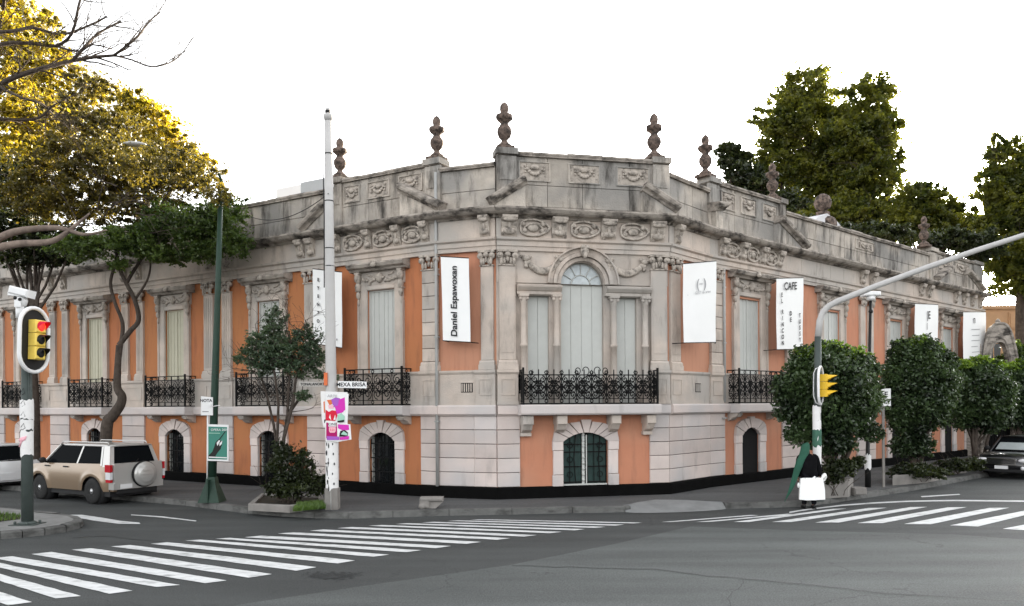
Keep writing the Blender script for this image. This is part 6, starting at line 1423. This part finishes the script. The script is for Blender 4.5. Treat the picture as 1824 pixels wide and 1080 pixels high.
# hands: palm then five short fingers each
for s_, w_, d in (('l', Vector((-.23,.12,.80)), Vector((.0,.03,-1))), ('r', Vector((.28,.05,.80)), Vector((.0,.02,-1)))):
    pm = w_ + d.normalized()*.05; J[s_+'palm'] = (tuple(pm), (.030,.018)); Eg.append((s_+'wr', s_+'palm')); pk = pm + d.normalized()*.035; J[s_+'kn'] = (tuple(pk), (.030,.014)); Eg.append((s_+'palm', s_+'kn'))
    sg = -1 if s_ == 'r' else 1
    for i, ln_ in enumerate((.055,.068,.072,.064)):
        q0 = pk + Vector((.002, (i-1.5)*.019, -.015)); q1 = q0 + Vector((sg*.012, 0, -ln_*.55)); q2 = q1 + Vector((sg*.028, 0, -ln_*.30))
        for nm_, q, rr in (('a', q0, .0095), ('b', q1, .0088), ('c', q2, .0075)): J[f'{s_}f{i}{nm_}'] = (tuple(q), (rr, rr))
        Eg += [(s_+'kn', f'{s_}f{i}a'), (f'{s_}f{i}a', f'{s_}f{i}b'), (f'{s_}f{i}b', f'{s_}f{i}c')]
    t0 = pm + Vector((sg*.012, .034, -.012)); t1 = t0 + Vector((sg*.018, .014, -.034)); J[s_+'t0'] = (tuple(t0), (.011,.011)); J[s_+'t1'] = (tuple(t1), (.009,.009)); Eg += [(s_+'palm', s_+'t0'), (s_+'t0', s_+'t1')]
skin('body', J, Eg, SKIN, person, M)
K = lambda ks, gx, gy=None, zmin=None: {k: (J[k][0], (J[k][1][0]+gx, J[k][1][1]+(gy or gx))) for k in ks}
m = MB(); m.sm = True
rows = [(.80,.215,.155,0,-.005),(.92,.205,.15,0,-.01),(1.02,.195,.145,-.003,-.01),(1.14,.215,.15,-.008,.01),(1.25,.225,.145,-.015,.03),(1.32,.20,.125,-.02,.05),(1.37,.13,.10,-.025,.07),(1.40,.085,.08,-.028,.085),(1.435,.08,.078,-.03,.09)]
n = 20; vs = []
for z, rx, ry, cx_, cy_ in rows:
    for j in range(n): t = 2*math.pi*j/n; f_ = 1+.025*math.sin(4*t+z*9); vs.append((cx_+rx*f_*math.cos(t), cy_+ry*f_*math.sin(t), z))
m.add(vs, [(i*n+j, i*n+(j+1)%n, (i+1)*n+(j+1)%n, (i+1)*n+j) for i in range(len(rows)-1) for j in range(n)] + [tuple(range(n))[::-1]], True)
for P_ in ([(-.13,.04,1.30),(-.20,.04,1.27),(-.235,.03,1.14),(-.252,.02,1.0),(-.245,.07,.90),(-.233,.115,.82)], [(.10,.05,1.30),(.17,.05,1.27),(.215,.045,1.14),(.252,.04,1.02),(.27,.045,.92),(.279,.05,.82)]):
    m.tube(sm(P_, 3), [.085,.088,.09,.088,.085,.08,.078,.075,.074,.072,.07,.066,.062,.058,.055,.053], 12)
put('jacket', m, CBLK, person, M)
tr_ = K(('pelvis','lhip','lknee','rhip','rknee'), .022); tr_['la'] = ((-.12,-.035,.09),(.062,.062)); tr_['ra'] = ((.11,-.065,.09),(.062,.062))
skin('trousers', tr_, [('pelvis','lhip'),('lhip','lknee'),('lknee','la'),('pelvis','rhip'),('rhip','rknee'),('rknee','ra')], JEAN, person, M)
for nm_, x, y in (('shoe', -.12, .045), ('shoe', .115, .015)):
    m = MB(); m.ell((x, y+.03, .055), (.055,.15,.045), 12, 8); m.ell((x, y-.06, .08), (.05,.07,.07), 10, 6); m.box(x-.05, x+.05, y-.11, y+.15, 0, .02); put('shoe', m, BLK, person, M)
m = MB()   # shawl: hood over the head and a long fall to the left
rows = [(-.04,1.655,.04,.03,.13),(-.05,1.635,.09,.09,.12),(-.055,1.57,.115,.12,.11),(-.065,1.48,.12,.12,.08),(-.10,1.39,.13,.11,.03),(-.17,1.27,.125,.07,-.05),(-.25,1.10,.105,.045,-.09),(-.31,.92,.088,.035,-.10),(-.37,.74,.075,.03,-.10),(-.44,.54,.06,.028,-.10),(-.52,.36,.042,.02,-.10),(-.60,.20,.012,.01,-.10)]
n = 16; vs = []
for x, z, rx, ry, y in rows:
    for j in range(n): t = 2*math.pi*j/n; f_ = 1 + (.22*math.sin(5*t+z*6) if z < 1.35 else .03*math.sin(4*t)); vs.append((x+rx*f_*math.cos(t), y+ry*f_*math.sin(t), z + .02*math.cos(t)))
fs = []
for i in range(len(rows)-1):
    for j in range(n):
        mid_t = 2*math.pi*(j+.5)/n
        if i in (1, 2) and abs(mid_t - math.pi/2) < .75: continue       # face opening
        fs.append((i*n+j, i*n+(j+1)%n, (i+1)*n+(j+1)%n, (i+1)*n+j))
fs.append(tuple(range(n))[::-1]); m.add(vs, fs, True); o = put('shawl', m, CGRN, person, M, 1); so = o.modifiers.new('t', 'SOLIDIFY'); so.thickness = .012; so.offset = 1
# the large white bag held behind
m = MB(); P_ = []
for side, y in ((0, -.20), (1, -.10)):
    for x, z in ((-.27,.25),(-.10,.235),(.12,.24),(.345,.26),(.34,.50),(.30,.79),(.16,.80),(.10,.84),(.04,.79),(-.12,.795),(-.23,.775),(-.26,.50)): P_.append((x, y+(.03 if z > .7 else 0), z))
n = 12; m.add(P_, [tuple(range(n))[::-1], tuple(range(n, 2*n))] + [(i, (i+1)%n, n+(i+1)%n, n+i) for i in range(n)], False)
m.tube([(.28,-.13,.76),(.33,-.08,.83),(.37,-.03,.86),(.40,.02,.80),(.37,.03,.72),(.31,-.05,.70)], [.03,.045,.05,.045,.035,.02], 8); m.ell((-.27,-.1,.60), (.035,.04,.07), 8, 5)
bagmat = mat('white_plastic_bag', (.85,.85,.84), .45, .04, 4, .5, 9)
bo = WM[person.name] @ T((0,-.15,.25)); m.v = [(x, y+.15, z-.25) for x, y, z in m.v]
tag(put('shopping_bag', m, bagmat, None, bo), 'large white bag carried low by the walking person', 'bag')

# thin cable from the concrete pole to the parapet
pa = at(585, 345, 19.0); pb = at(440, 384, 24.6); o = pb; m = MB()
m.tube([tuple(pa.lerp(pb, t) - o - Vector((0,0,.35*4*t*(1-t)))) for t in [i/14 for i in range(15)]], .011, 5)
tag(put('overhead_cable', m, PLAS, None, T(o)), 'thin black overhead cable running from the concrete pole to the left parapet', 'cable')
